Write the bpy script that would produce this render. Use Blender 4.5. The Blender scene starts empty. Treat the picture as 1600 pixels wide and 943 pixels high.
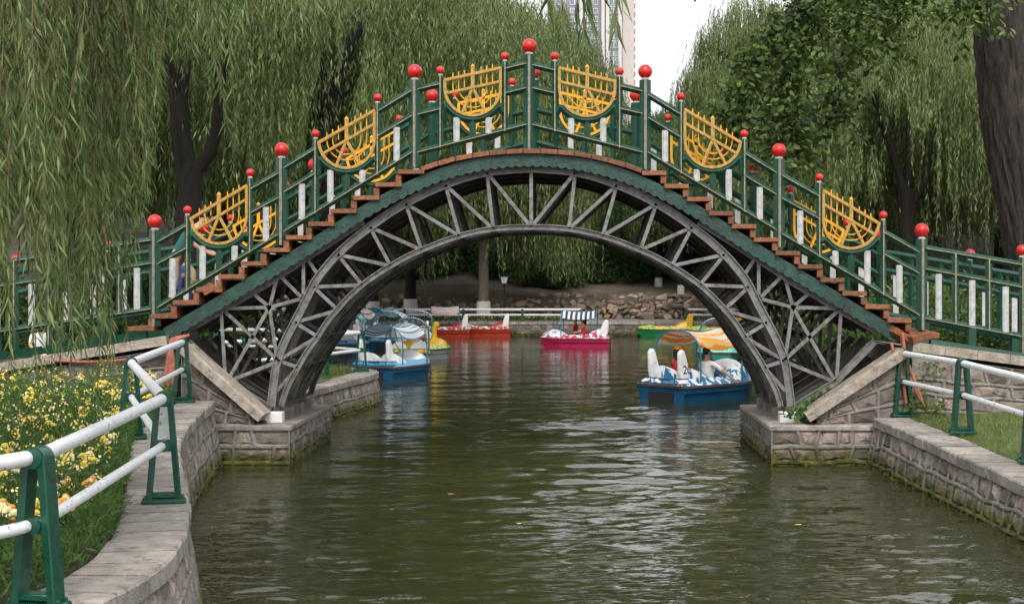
import bpy, bmesh, math, random
import numpy as np
from mathutils import Vector, Matrix, noise as mnoise
R = math.radians
scene = bpy.context.scene
COL = scene.collection

# ------------------------------------------------------------------ camera, sky, sun, exposure
CAM_H, FPX, CX, CY = 2.7, 2200.0, 885.0, 440.0
cam_d = bpy.data.cameras.new('camera')
cam = bpy.data.objects.new('camera', cam_d); COL.objects.link(cam)
cam.location = (0, 0, CAM_H); cam.rotation_euler = (R(90), 0, 0)
cam_d.sensor_width = 36.0; cam_d.lens = FPX / 1600 * 36
cam_d.shift_x = (800 - CX) / 1600; cam_d.shift_y = -(471.5 - CY) / 1600
cam_d.clip_start = 0.1; cam_d.clip_end = 3000
scene.camera = cam

world = bpy.data.worlds.new('World'); scene.world = world; world.use_nodes = True
wn = world.node_tree.nodes; wl = world.node_tree.links
bg = wn['Background']
sky = wn.new('ShaderNodeTexSky'); sky.sky_type = 'NISHITA'; sky.sun_disc = False
SUN_EL, SUN_AZ = R(47), R(176)
sky.sun_elevation = SUN_EL; sky.sun_rotation = SUN_AZ
sky.air_density = 1.0; sky.dust_density = 4.0; sky.ozone_density = 1.0
hs = wn.new('ShaderNodeHueSaturation'); hs.inputs['Saturation'].default_value = 0.12
hs.inputs['Value'].default_value = 1.0
wl.new(sky.outputs[0], hs.inputs['Color'])
# an even veil of cloud over the whole sky
cl = wn.new('ShaderNodeMix'); cl.data_type = 'RGBA'; cl.inputs['Factor'].default_value = 0.6
wl.new(hs.outputs[0], cl.inputs['A']); cl.inputs['B'].default_value = (8.2, 8.4, 8.7, 1)
wl.new(cl.outputs['Result'], bg.inputs['Color'])
bg.inputs['Strength'].default_value = 0.14

sun_d = bpy.data.lights.new('sun', 'SUN'); sun_d.energy = 1.4; sun_d.angle = R(25)
sun_d.color = (1.0, 0.96, 0.9)
sun = bpy.data.objects.new('sun', sun_d); COL.objects.link(sun)
# sky texture azimuth: rotation measured from +Y towards +X
sdir = Vector((math.sin(SUN_AZ) * math.cos(SUN_EL), math.cos(SUN_AZ) * math.cos(SUN_EL), math.sin(SUN_EL)))
sun.rotation_euler = sdir.to_track_quat('Z', 'Y').to_euler()
scene.view_settings.view_transform = 'Standard'; scene.view_settings.look = 'None'
scene.view_settings.gamma = 1.0; scene.view_settings.use_curve_mapping = False
scene.view_settings.exposure = 0.62
scene.render.engine = 'CYCLES'
cy = scene.cycles
cy.use_denoising = True
try: cy.denoiser = 'OPENIMAGEDENOISE'
except Exception: pass
cy.max_bounces = 9; cy.diffuse_bounces = 5; cy.glossy_bounces = 3; cy.transmission_bounces = 5; cy.transparent_max_bounces = 6
cy.sample_clamp_indirect = 6.0
cy.use_adaptive_sampling = True; cy.adaptive_threshold = 0.02

# ------------------------------------------------------------------ helpers
def P(px, py, Y):
    return Vector(((px - CX) / FPX * Y, Y, CAM_H - (py - CY) / FPX * Y))
def tag(o, label=None, cat=None, group=None, kind=None):
    if label: o['label'] = label
    if cat: o['category'] = cat
    if group: o['group'] = group
    if kind: o['kind'] = kind
    return o
def link(o, parent=None):
    COL.objects.link(o)
    if parent is not None: o.parent = parent
    return o
def empty(name, loc=(0, 0, 0), rz=0, parent=None):
    o = bpy.data.objects.new(name, None); o.location = loc; o.rotation_euler = (0, 0, rz)
    o.empty_display_size = 0.2
    return link(o, parent)
def copy_tree(o, parent=None):
    c = o.copy(); COL.objects.link(c); c.parent = parent
    for ch in KIDS(o): copy_tree(ch, c)
    return c
def KIDS(o): return [x for x in COL.objects if x.parent == o] if False else list(o.children)

class MB:
    """collects faces; build() links them as one mesh object"""
    def __init__(s): s.v = []; s.f = []; s.m = []; s.cur = 0
    def mat(s, i): s.cur = i; return s
    def face(s, idx): s.f.append(tuple(idx)); s.m.append(s.cur)
    def add(s, pts, faces):
        b = len(s.v); s.v.extend([tuple(p) for p in pts])
        for f in faces: s.f.append(tuple(i + b for i in f)); s.m.append(s.cur)
        return s
    def box(s, c, size, M=None):
        x, y, z = size[0] / 2, size[1] / 2, size[2] / 2
        pts = [Vector(p) for p in ((-x,-y,-z),(x,-y,-z),(x,y,-z),(-x,y,-z),(-x,-y,z),(x,-y,z),(x,y,z),(-x,y,z))]
        if M is not None: pts = [M @ p for p in pts]
        c = Vector(c)
        return s.add([p + c for p in pts], [(0,3,2,1),(4,5,6,7),(0,1,5,4),(1,2,6,5),(2,3,7,6),(3,0,4,7)])
    def cbox(s, c, size, ch, M=None):
        """box with chamfered edges"""
        bm = bmesh.new(); bmesh.ops.create_cube(bm, size=1.0)
        bmesh.ops.scale(bm, vec=size, verts=bm.verts)
        bmesh.ops.bevel(bm, geom=bm.edges[:], offset=ch, segments=1, affect='EDGES', profile=0.5)
        if M is not None: bmesh.ops.transform(bm, matrix=M.to_4x4(), verts=bm.verts)
        bm.verts.index_update(); c = Vector(c)
        s.add([v.co + c for v in bm.verts], [[v.index for v in f.verts] for f in bm.faces]); bm.free(); return s
    def prism(s, path, prof, side=None, closed=False):
        """profile [(u,v)] swept along path; v along 'side', u along side x dir"""
        path = [Vector(p) for p in path]; n = len(path); k = len(prof); b = len(s.v)
        for i, p in enumerate(path):
            if closed: d = path[(i + 1) % n] - path[i - 1]
            elif i == 0: d = path[1] - p
            elif i == n - 1: d = p - path[i - 1]
            else: d = (path[i + 1] - p).normalized() + (p - path[i - 1]).normalized()
            d = d.normalized() if d.length > 1e-9 else Vector((0, 0, 1))
            sd = Vector(side) if side is not None else (Vector((0, 0, 1)) if abs(d.z) < .95 else Vector((0, 1, 0)))
            up = d.cross(sd)
            if up.length < 1e-6: up = d.orthogonal()
            up.normalize(); sd = up.cross(d).normalized()
            mit = 1.0
            if 0 < i < n - 1 or closed:
                c = max(.5, d.dot((path[(i + 1) % n] - p).normalized())); mit = 1 / c
            for (u, v) in prof: s.v.append(tuple(p + up * (u * mit) + sd * v))
        for i in range(n - 1 if not closed else n):
            a0 = b + i * k; a1 = b + ((i + 1) % n) * k
            for j in range(k):
                j2 = (j + 1) % k; s.face((a0 + j, a0 + j2, a1 + j2, a1 + j))
        if not closed:
            s.face([b + j for j in range(k)][::-1]); s.face([b + (n - 1) * k + j for j in range(k)])
        return s
    def bar(s, a, b, w, d, side=(0, 1, 0)):
        return s.prism([a, b], [(-w/2,-d/2),(w/2,-d/2),(w/2,d/2),(-w/2,d/2)], side)
    def tube(s, path, r, n=8, side=None):
        rs = r if isinstance(r, (list, tuple)) else [r] * len(path)
        path = [Vector(p) for p in path]; b = len(s.v); N = len(path)
        ref = None
        for i, p in enumerate(path):
            d = (path[min(i + 1, N - 1)] - path[max(i - 1, 0)]).normalized()
            if ref is None: ref = d.orthogonal().normalized()
            ref = (ref - d * ref.dot(d))
            ref = ref.normalized() if ref.length > 1e-6 else d.orthogonal().normalized()
            o = d.cross(ref)
            for j in range(n):
                t = 2 * math.pi * j / n
                s.v.append(tuple(p + (ref * math.cos(t) + o * math.sin(t)) * rs[i]))
        for i in range(N - 1):
            for j in range(n):
                j2 = (j + 1) % n; s.face((b + i*n + j, b + i*n + j2, b + (i+1)*n + j2, b + (i+1)*n + j))
        s.face([b + j for j in range(n)][::-1]); s.face([b + (N-1)*n + j for j in range(n)])
        return s
    def ball(s, c, r, nu=16, nv=10, sc=(1, 1, 1)):
        c = Vector(c); b = len(s.v); pts = [(0, 0, 1)]
        for i in range(1, nv):
            t = math.pi * i / nv
            for j in range(nu):
                a = 2 * math.pi * j / nu; pts.append((math.sin(t)*math.cos(a), math.sin(t)*math.sin(a), math.cos(t)))
        pts.append((0, 0, -1)); L = len(pts) - 1
        fs = []
        for j in range(nu): fs.append((0, 1 + j, 1 + (j+1) % nu))
        for i in range(nv - 2):
            for j in range(nu):
                fs.append((1+i*nu+j, 1+(i+1)*nu+j, 1+(i+1)*nu+(j+1)%nu, 1+i*nu+(j+1)%nu))
        for j in range(nu): fs.append((L, 1+(nv-2)*nu+(j+1)%nu, 1+(nv-2)*nu+j))
        return s.add([c + Vector((p[0]*r*sc[0], p[1]*r*sc[1], p[2]*r*sc[2])) for p in pts], fs)
    def lathe(s, c, prof, n=16):
        c = Vector(c); b = len(s.v)
        for (r, z) in prof:
            for j in range(n):
                a = 2*math.pi*j/n; s.v.append((c.x + r*math.cos(a), c.y + r*math.sin(a), c.z + z))
        for i in range(len(prof)-1):
            for j in range(n):
                j2=(j+1)%n; s.face((b+i*n+j, b+i*n+j2, b+(i+1)*n+j2, b+(i+1)*n+j))
        s.face([b+j for j in range(n)][::-1]); s.face([b+(len(prof)-1)*n+j for j in range(n)])
        return s
    def slab(s, poly, axis, t):
        """planar polygon (list of Vectors) given thickness t along axis"""
        k = len(poly); ax = Vector(axis) * t
        pts = [Vector(p) for p in poly] + [Vector(p) + ax for p in poly]
        fs = [tuple(range(k))[::-1], tuple(range(k, 2*k))]
        for j in range(k): fs.append((j, (j+1) % k, k+(j+1) % k, k+j))
        return s.add(pts, fs)
    def grid(s, rows):
        """list of rows of points"""
        nr, nc = len(rows), len(rows[0]); b = len(s.v)
        for r in rows: s.v.extend([tuple(p) for p in r])
        for i in range(nr-1):
            for j in range(nc-1): s.face((b+i*nc+j, b+i*nc+j+1, b+(i+1)*nc+j+1, b+(i+1)*nc+j))
        return s
    def mesh(s, name, mats, smooth=False):
        me = bpy.data.meshes.new(name); me.from_pydata(s.v, [], s.f)
        for m in (mats if isinstance(mats, (list, tuple)) else [mats]): me.materials.append(m)
        if any(s.m): me.polygons.foreach_set('material_index', s.m)
        me.validate()
        bm = bmesh.new(); bm.from_mesh(me); bmesh.ops.recalc_face_normals(bm, faces=bm.faces); bm.to_mesh(me); bm.free()
        if smooth:
            me.polygons.foreach_set('use_smooth', [True]*len(me.polygons))
            try: me.set_sharp_from_angle(angle=R(40))
            except Exception: pass
        me.update(); return me
    def build(s, name, mats, parent=None, smooth=False):
        return link(bpy.data.objects.new(name, s.mesh(name, mats, smooth)), parent)

# ------------------------------------------------------------------ materials
MATS = {}
def mat(name, col, rough=.6, metal=0.0, var=0.25, scale=6.0, bump=0.0, bscale=40.0, col2=None, thr=.55, soft=.12, rnd=0.0, spec=.5, coord='world', stretch=None, detail=4):
    """base colour broken up by noise; col2 = a second colour in patches (wear, rust); rnd = per-object variation"""
    m = bpy.data.materials.new(name); m.use_nodes = True; nt = m.node_tree; N = nt.nodes; L = nt.links
    b = N['Principled BSDF']; b.inputs['Roughness'].default_value = rough; b.inputs['Metallic'].default_value = metal
    b.inputs['Specular IOR Level'].default_value = spec
    if coord == 'world': src = N.new('ShaderNodeNewGeometry').outputs['Position']
    else: src = N.new('ShaderNodeTexCoord').outputs['Object']
    if stretch:
        mp = N.new('ShaderNodeMapping'); mp.inputs['Scale'].default_value = stretch; L.new(src, mp.inputs['Vector']); src = mp.outputs[0]
    n1 = N.new('ShaderNodeTexNoise'); n1.inputs['Scale'].default_value = scale; n1.inputs['Detail'].default_value = detail
    n1.inputs['Roughness'].default_value = .65
    L.new(src, n1.inputs['Vector'])
    r = N.new('ShaderNodeMapRange'); r.inputs['From Min'].default_value = .3; r.inputs['From Max'].default_value = .7
    r.inputs['To Min'].default_value = 1 - var; r.inputs['To Max'].default_value = 1 + var
    L.new(n1.outputs['Fac'], r.inputs['Value']); val = r.outputs[0]
    if rnd:
        oi = N.new('ShaderNodeObjectInfo'); rr = N.new('ShaderNodeMapRange'); rr.inputs['To Min'].default_value = 1-rnd; rr.inputs['To Max'].default_value = 1+rnd
        L.new(oi.outputs['Random'], rr.inputs['Value']); mu = N.new('ShaderNodeMath'); mu.operation = 'MULTIPLY'
        L.new(val, mu.inputs[0]); L.new(rr.outputs[0], mu.inputs[1]); val = mu.outputs[0]
    vm = N.new('ShaderNodeVectorMath'); vm.operation = 'SCALE'; vm.inputs[0].default_value = col; L.new(val, vm.inputs['Scale'])
    out = vm.outputs[0]
    if col2:
        n2 = N.new('ShaderNodeTexNoise'); n2.inputs['Scale'].default_value = scale*2.3; n2.inputs['Detail'].default_value = 6
        L.new(src, n2.inputs['Vector'])
        r2 = N.new('ShaderNodeMapRange'); r2.inputs['From Min'].default_value = thr; r2.inputs['From Max'].default_value = thr+soft
        L.new(n2.outputs['Fac'], r2.inputs['Value'])
        mx = N.new('ShaderNodeMix'); mx.data_type = 'RGBA'; L.new(r2.outputs[0], mx.inputs['Factor']); L.new(out, mx.inputs['A'])
        mx.inputs['B'].default_value = (*col2, 1); out = mx.outputs['Result']
    L.new(out, b.inputs['Base Color'])
    if bump:
        n3 = N.new('ShaderNodeTexNoise'); n3.inputs['Scale'].default_value = bscale; n3.inputs['Detail'].default_value = 5; L.new(src, n3.inputs['Vector'])
        bp = N.new('ShaderNodeBump'); bp.inputs['Strength'].default_value = bump; bp.inputs['Distance'].default_value = .02
        L.new(n3.outputs['Fac'], bp.inputs['Height']); L.new(bp.outputs[0], b.inputs['Normal'])
    MATS[name] = m; return m
def leaf_mat(name, col, col2, trans=.35, rough=.5):
    m = bpy.data.materials.new(name); m.use_nodes = True; nt = m.node_tree; N = nt.nodes; L = nt.links
    b = N['Principled BSDF']; out = N['Material Output']
    b.inputs['Roughness'].default_value = rough; b.inputs['Specular IOR Level'].default_value = .35
    g = N.new('ShaderNodeNewGeometry'); n = N.new('ShaderNodeTexNoise'); n.inputs['Scale'].default_value = .9; n.inputs['Detail'].default_value = 3
    L.new(g.outputs['Position'], n.inputs['Vector'])
    a = N.new('ShaderNodeMath'); a.operation = 'ADD'; L.new(n.outputs['Fac'], a.inputs[0])
    r0 = N.new('ShaderNodeMapRange'); r0.inputs['To Min'].default_value = -.38; r0.inputs['To Max'].default_value = .38
    L.new(g.outputs['Random Per Island'], r0.inputs['Value']); L.new(r0.outputs[0], a.inputs[1])
    r1 = N.new('ShaderNodeMapRange'); r1.inputs['From Min'].default_value = .15; r1.inputs['From Max'].default_value = .85; L.new(a.outputs[0], r1.inputs['Value'])
    mx = N.new('ShaderNodeMix'); mx.data_type = 'RGBA'; mx.inputs['A'].default_value = (*col, 1); mx.inputs['B'].default_value = (*col2, 1)
    L.new(r1.outputs[0], mx.inputs['Factor']); L.new(mx.outputs['Result'], b.inputs['Base Color'])
    t = N.new('ShaderNodeBsdfTranslucent'); L.new(mx.outputs['Result'], t.inputs['Color'])
    ms = N.new('ShaderNodeMixShader'); ms.inputs[0].default_value = trans; L.new(b.outputs[0], ms.inputs[1]); L.new(t.outputs[0], ms.inputs[2])
    L.new(ms.outputs[0], out.inputs['Surface']); MATS[name] = m; return m

green = mat('green_paint', (.006, .050, .029), .32, var=.3, scale=9, bump=.15, bscale=60, col2=(.013, .068, .043), thr=.6)
green_old = mat('peeling_green_paint', (.012, .050, .037), .5, var=.5, scale=5, bump=.4, bscale=35, col2=(.022, .02, .017), thr=.58, soft=.05)
green_post = mat('glossy_green_enamel', (.006, .060, .036), .25, var=.25, scale=14, bump=.12, bscale=90)
edge = mat('worn_bronze_edge', (.30, .23, .15), .5, var=.5, scale=20, col2=(.10, .08, .06), thr=.6)
gold = mat('yellow_paint', (.70, .34, .012), .45, var=.2, scale=14, col2=(.55, .26, .02), thr=.62)
gold_worn = mat('worn_gold_paint', (.36, .215, .060), .5, var=.35, scale=18, col2=(.55, .30, .025), thr=.52)
red = mat('red_enamel', (.50, .014, .012), .25, var=.25, scale=9, spec=.5, bump=.06, bscale=30, col2=(.33, .03, .02), thr=.62)
white_old = mat('old_white_paint', (.43, .43, .42), .6, var=.25, scale=10, bump=.3, col2=(.22, .19, .16), thr=.60)
white_rail = mat('white_rail_paint', (.72, .73, .74), .35, var=.1, scale=10, bump=.15, bscale=70, col2=(.34, .26, .19), thr=.635, soft=.04)
wood = mat('stained_tread_wood', (.215, .075, .029), .6, var=.45, scale=5, bump=.5, bscale=30, col2=(.10, .035, .016), thr=.56, rnd=.3, stretch=(3, .6, 3))
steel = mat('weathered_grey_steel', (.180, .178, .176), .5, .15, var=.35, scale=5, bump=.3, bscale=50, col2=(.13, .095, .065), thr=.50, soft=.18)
steel_dark = mat('shaded_rusted_steel', (.075, .068, .06), .7, .1, var=.5, scale=4, bump=.5, bscale=40, col2=(.15, .12, .09), thr=.58)  # darker rusty copy of the steel; shade of the inner ribs put into its colour
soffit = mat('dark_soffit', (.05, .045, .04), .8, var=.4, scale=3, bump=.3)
def stone_mat(name, col, moss=True, rnd=.3, rough=.85, wl=(.02, .30), bscale=26):
    m = mat(name, col, rough, var=.35, scale=5, bump=.9, bscale=bscale, col2=tuple(c*.55 for c in col), thr=.56, rnd=rnd)
    if moss:
        nt = m.node_tree; N = nt.nodes; L = nt.links; b = N['Principled BSDF']
        old = b.inputs['Base Color'].links[0].from_socket
        g = N.new('ShaderNodeNewGeometry'); sx = N.new('ShaderNodeSeparateXYZ'); L.new(g.outputs['Position'], sx.inputs[0])
        n = N.new('ShaderNodeTexNoise'); n.inputs['Scale'].default_value = 3.5; n.inputs['Detail'].default_value = 5; L.new(g.outputs['Position'], n.inputs['Vector'])
        ma = N.new('ShaderNodeMath'); ma.operation = 'MULTIPLY_ADD'; ma.inputs[1].default_value = .45; L.new(n.outputs['Fac'], ma.inputs[0]); L.new(sx.outputs['Z'], ma.inputs[2])
        r = N.new('ShaderNodeMapRange'); r.inputs['From Min'].default_value = wl[0] + .29; r.inputs['From Max'].default_value = wl[1] + .26
        r.inputs['To Min'].default_value = 1; r.inputs['To Max'].default_value = 0; L.new(ma.outputs[0], r.inputs['Value'])
        mx = N.new('ShaderNodeMix'); mx.data_type = 'RGBA'; L.new(r.outputs[0], mx.inputs['Factor']); L.new(old, mx.inputs['A'])
        n2 = N.new('ShaderNodeTexNoise'); n2.inputs['Scale'].default_value = 9; L.new(g.outputs['Position'], n2.inputs['Vector'])
        cr = N.new('ShaderNodeValToRGB'); cr.color_ramp.elements[0].color = (.020, .022, .006, 1); cr.color_ramp.elements[1].color = (.10, .095, .014, 1)
        cr.color_ramp.elements[0].position = .35; cr.color_ramp.elements[1].position = .65
        L.new(n2.outputs['Fac'], cr.inputs[0]); L.new(cr.outputs[0], mx.inputs['B']); L.new(mx.outputs['Result'], b.inputs['Base Color'])
    return m
stone_m = stone_mat('wall_stone', (.195, .158, .132), rnd=.5)
mortar_m = stone_mat('wall_mortar', (.205, .188, .165), rnd=0)
cap_m = stone_mat('coping_granite', (.29, .255, .225), moss=False, rnd=.26, bscale=60)
slope_m = stone_mat('slope_kerb_stone', (.33, .28, .225), moss=False, rnd=.1)
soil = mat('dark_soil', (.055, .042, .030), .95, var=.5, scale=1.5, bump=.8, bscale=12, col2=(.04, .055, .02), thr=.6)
path_m = mat('grey_paving', (.22, .21, .20), .9, var=.2, scale=2, bump=.3)
bark = mat('dark_willow_bark', (.016, .012, .010), .9, var=.5, scale=6, bump=1.0, bscale=14, stretch=(3, 3, .5))
bark_pale = mat('grey_willow_bark', (.16, .13, .10), .9, var=.4, scale=6, bump=1.0, bscale=14, stretch=(3, 3, .5))
bark_elm = mat('furrowed_elm_bark', (.028, .020, .015), .9, var=.6, scale=5, bump=1.0, bscale=16, col2=(.068, .050, .036), thr=.56, stretch=(3, 3, .35))
lime = mat('limewash', (.60, .58, .54), .8, var=.15, scale=6)
L_near = leaf_mat('near_willow_leaf', (.034, .078, .018), (.270, .360, .125), .42)
L_wil = leaf_mat('willow_leaf', (.040, .070, .020), (.255, .325, .115), .46)
L_wil2 = leaf_mat('pale_willow_leaf', (.060, .095, .030), (.325, .390, .155), .48)
L_dark = leaf_mat('dark_leaf', (.036, .082, .024), (.095, .170, .048), .35)
L_elm = leaf_mat('elm_leaf', (.024, .056, .012), (.150, .225, .055), .38)
L_bed = leaf_mat('flower_bed_leaf', (.038, .092, .018), (.130, .225, .052), .38)
L_grass = leaf_mat('lawn_grass', (.075, .130, .025), (.200, .240, .060), .3)
petal_y = mat('yellow_petal', (.80, .60, .07), .6, var=.2, scale=40)
petal_w = mat('cream_petal', (.82, .74, .42), .6, var=.2, scale=40)
petal_o = mat('orange_petal', (.75, .33, .05), .6, var=.2, scale=40)
skin_m = mat('skin', (.48, .27, .19), .5, var=.06)
hair_m = mat('black_hair', (.012, .010, .009), .5, var=.2)
# ================================================================== WATER AND LAND
def make_water():
    m = bpy.data.materials.new('pond_water'); m.use_nodes = True; nt = m.node_tree; N = nt.nodes; L = nt.links
    b = N['Principled BSDF']; b.inputs['Roughness'].default_value = .03; b.inputs['IOR'].default_value = 1.333
    g = N.new('ShaderNodeNewGeometry')
    n0 = N.new('ShaderNodeTexNoise'); n0.inputs['Scale'].default_value = .35; L.new(g.outputs['Position'], n0.inputs['Vector'])
    cr = N.new('ShaderNodeValToRGB'); cr.color_ramp.elements[0].color = (.021, .023, .008, 1); cr.color_ramp.elements[1].color = (.036, .038, .013, 1)
    L.new(n0.outputs['Fac'], cr.inputs[0]); L.new(cr.outputs[0], b.inputs['Base Color'])
    def layer(sx, sy, scale, det, dist=0.0, rot=0.0):
        mp = N.new('ShaderNodeMapping'); mp.inputs['Scale'].default_value = (sx, sy, 1); mp.inputs['Rotation'].default_value = (0, 0, rot)
        L.new(g.outputs['Position'], mp.inputs['Vector'])
        n = N.new('ShaderNodeTexNoise'); n.inputs['Scale'].default_value = scale; n.inputs['Detail'].default_value = det; n.inputs['Distortion'].default_value = dist
        n.inputs['Roughness'].default_value = .55
        L.new(mp.outputs[0], n.inputs['Vector']); return n.outputs['Fac']
    a = layer(1.0, 1.9, 2.1, 2, .5, R(5)); c = layer(1.0, 1.5, 6.0, 2, .3, R(-8))
    big = layer(.5, .8, .35, 1)
    def math_(op, x, y):
        k = N.new('ShaderNodeMath'); k.operation = op
        for i, q in enumerate((x, y)):
            if isinstance(q, (int, float)): k.inputs[i].default_value = q
            else: L.new(q, k.inputs[i])
        return k.outputs[0]
    h = math_('ADD', math_('MULTIPLY', a, .010), math_('MULTIPLY', c, .006))
    mod = N.new('ShaderNodeMapRange'); mod.inputs['From Min'].default_value = .35; mod.inputs['From Max'].default_value = .65
    mod.inputs['To Min'].default_value = .55; mod.inputs['To Max'].default_value = 1.25; L.new(big, mod.inputs['Value'])
    h = math_('MULTIPLY', h, mod.outputs[0])
    bp = N.new('ShaderNodeBump'); bp.inputs['Strength'].default_value = 1.0; bp.inputs['Distance'].default_value = 1.0
    L.new(h, bp.inputs['Height']); L.new(bp.outputs[0], b.inputs['Normal'])
    return m
water_m = make_water()
def wave_mesh():
    """the pond surface as real ripples, finer near the viewer; calm short waves die out where the mesh is coarse"""
    ys = [3.0]
    while ys[-1] < 71.5: ys.append(ys[-1] + max(.030, ys[-1] ** 2 / 5940 * 1.1))
    ys = np.array(ys); nc = 250; u = np.linspace(-1, 1, nc); hw = .40 * ys + 1.6
    Xg = u[None] * hw[:, None]; Yg = np.repeat(ys[:, None], nc, 1); dy = np.gradient(ys)[:, None]; dx = (hw * 2 / nc)[:, None]
    rs = np.random.RandomState(17); Z = np.zeros_like(Xg)
    # patches of livelier and calmer water
    patch = np.zeros_like(Xg)
    for k in range(10):
        a = rs.uniform(0, 6.28); w = rs.uniform(.25, .9); patch += np.sin(Xg * math.cos(a) * w + Yg * math.sin(a) * w * .6 + rs.uniform(0, 6.28))
    patch = np.clip(.85 + .14 * patch, .4, 1.4)
    wake = np.zeros_like(Xg)
    for (px, py, r_) in ((1000, 641, .5), (960, 645, .55), (900, 648, .6), (840, 652, .6), (780, 656, .6), (930, 660, .7), (880, 668, .7)):
        Y_ = CAM_H * FPX / (py - CY); x_ = (px - CX) / FPX * Y_; wake += np.exp(-((Xg - x_) ** 2 / (r_ * 1.3) ** 2 + (Yg - Y_) ** 2 / (r_ * 1.6) ** 2))
    for lam, slope, n in ((1.5, .018, 6), (.75, .040, 9), (.42, .052, 12), (.26, .050, 16), (.16, .042, 16)):
        for k in range(n):
            l = lam * rs.uniform(.75, 1.3); th = rs.normal(math.pi / 2, .55); kx, ky = 2 * math.pi / l * math.cos(th), 2 * math.pi / l * math.sin(th)
            amp = slope / math.sqrt(n / 2) * l / (2 * math.pi)
            ok = np.clip((l / np.maximum(dy * abs(math.sin(th)), dx * abs(math.cos(th))) - 2.5) / 2.5, 0, 1)
            ph = kx * Xg + ky * Yg + rs.uniform(0, 6.28) + .8 * np.sin(.7 * Xg + .5 * Yg + k)
            Z += amp * ok * np.sin(ph) * (patch if lam < 1 else 1) * (1 + (3.2 * np.minimum(wake, 1) if lam < 1 else 0))
    V = np.stack([Xg, Yg, Z], -1).reshape(-1, 3); nr = len(ys); a = (np.arange(nr - 1)[:, None] * nc + np.arange(nc - 1)[None]).reshape(-1)
    F = np.stack([a, a + 1, a + nc + 1, a + nc], -1)
    # flat margins out to the sides
    return V, F, ys, hw
V, F, ys, hw = wave_mesh(); nb = len(V); ex = []; exf = []
for sgn in (-1, 1):
    b0 = nb + len(ex)
    for k in (0, len(ys) // 2, len(ys) - 1): ex += [(sgn * hw[k], ys[k], 0), (sgn * 70, ys[k], 0)]
    exf += [(b0, b0 + 1, b0 + 3, b0 + 2), (b0 + 2, b0 + 3, b0 + 5, b0 + 4)]
b0 = nb + len(ex); ex += [(-70, 3, 0), (70, 3, 0), (70, -40, 0), (-70, -40, 0)]; exf.append((b0, b0 + 1, b0 + 2, b0 + 3))
V = np.concatenate([V, np.array(ex)]); F = np.concatenate([F, np.array(exf)]); me = bpy.data.meshes.new('water')
me.vertices.add(len(V)); me.vertices.foreach_set('co', V.reshape(-1).astype(np.float32)); me.loops.add(F.size); me.loops.foreach_set('vertex_index', F.reshape(-1).astype(np.int32))
me.polygons.add(len(F)); me.polygons.foreach_set('loop_start', (np.arange(len(F)) * 4).astype(np.int32)); me.polygons.foreach_set('loop_total', np.full(len(F), 4, np.int32)); me.polygons.foreach_set('use_smooth', np.ones(len(F), bool))
me.materials.append(water_m); me.update(calc_edges=True); me.validate()
tag(link(bpy.data.objects.new('water', me)), 'olive green rippled pond water under the bridge', 'water', kind='structure')

# bank outlines: outer top edge of the coping (x, y, z)
def chaikin(p, n=2):
    for _ in range(n):
        q = [p[0]]
        for a, b in zip(p, p[1:]): q += [a.lerp(b, .25), a.lerp(b, .75)]
        p = q + [p[-1]]
    return p
def zl(y): return .72 + .0113 * y
LEFT = [Vector((x, y, zl(y))) for x, y in ((-6.6, 2.0), (-3.9, 5.2), (-3.02, 7.2), (-2.74, 8.5), (-2.68, 9.3), (-2.76, 10.0), (-3.05, 11.35), (-3.73, 13.6), (-4.38, 15.8), (-4.75, 17.6), (-5.20, 20.7))]
LEFT = chaikin(LEFT, 2)
RIGHT = chaikin([Vector(p) for p in ((4.54, 20.7, .70), (4.63, 19.0, .68), (4.74, 17.0, .62), (4.86, 14.9, .57), (5.0, 12.0, .54), (5.3, 8.0, .52), (6.0, 3.0, .5))], 2)
LBACK = chaikin([Vector(p) for p in ((-5.4, 23.9, .62), (-4.95, 26.0, .64), (-4.65, 28.2, .66), (-4.3, 30.4, .68), (-4.22, 31.8, .68), (-4.6, 32.9, .68), (-5.6, 33.6, .68), (-8.0, 34.2, .68), (-14.0, 36.0, .7), (-26.0, 52.0, .7), (-28, 70, .7))], 2)
RBACK = chaikin([Vector(p) for p in ((4.6, 23.9, .7), (5.6, 26.5, .7), (7.2, 31.0, .7), (9.0, 40.0, .7), (10.5, 52.0, .7), (11.5, 62.0, .7), (12, 70.2, .7))], 2)
FAR = [Vector((-30, 70.2, .70)), Vector((-12, 70.2, .70)), Vector((0, 70.2, .70)), Vector((12, 70.2, .70))]

def ground_strip(name, line, edge_x, mat_, label, drop=.0, inset=0.42):
    """land inside a bank edge: from the coping line out to x = edge_x"""
    mb = MB(); rows = []
    for i, p in enumerate(line):
        d = (line[min(i + 1, len(line) - 1)] - line[max(i - 1, 0)]).normalized()
        nrm = Vector((-d.y, d.x, 0)); nrm = nrm if nrm.x * (edge_x - p.x) > 0 or abs(nrm.x) < .3 else -nrm
        q = p + nrm * inset; row = []
        for k in range(9):
            t = k / 8; t2 = t ** 2
            x = q.x + (edge_x - q.x) * t2; z = p.z - drop + .5 * t + .10 * mnoise.noise(Vector((x * .3, p.y * .3, 2))) * min(1, 4 * t)
            row.append((x, q.y, z))
        rows.append(row)
    mb.grid(rows); return tag(mb.build(name, mat_, smooth=True), label, 'ground', kind='structure')
ground_strip('left_ground', LEFT + [Vector((-5.3, 21.3, .96))], -60, soil, 'dark soil of the flower bed on the left bank', .06)
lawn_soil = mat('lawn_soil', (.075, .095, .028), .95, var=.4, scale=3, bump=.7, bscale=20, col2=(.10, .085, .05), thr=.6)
ground_strip('right_ground', [Vector((4.54, 21.3, .70))] + RIGHT, 60, lawn_soil, 'grassy ground behind the right coping', .03)
mb = MB(); 
rows = []
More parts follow.
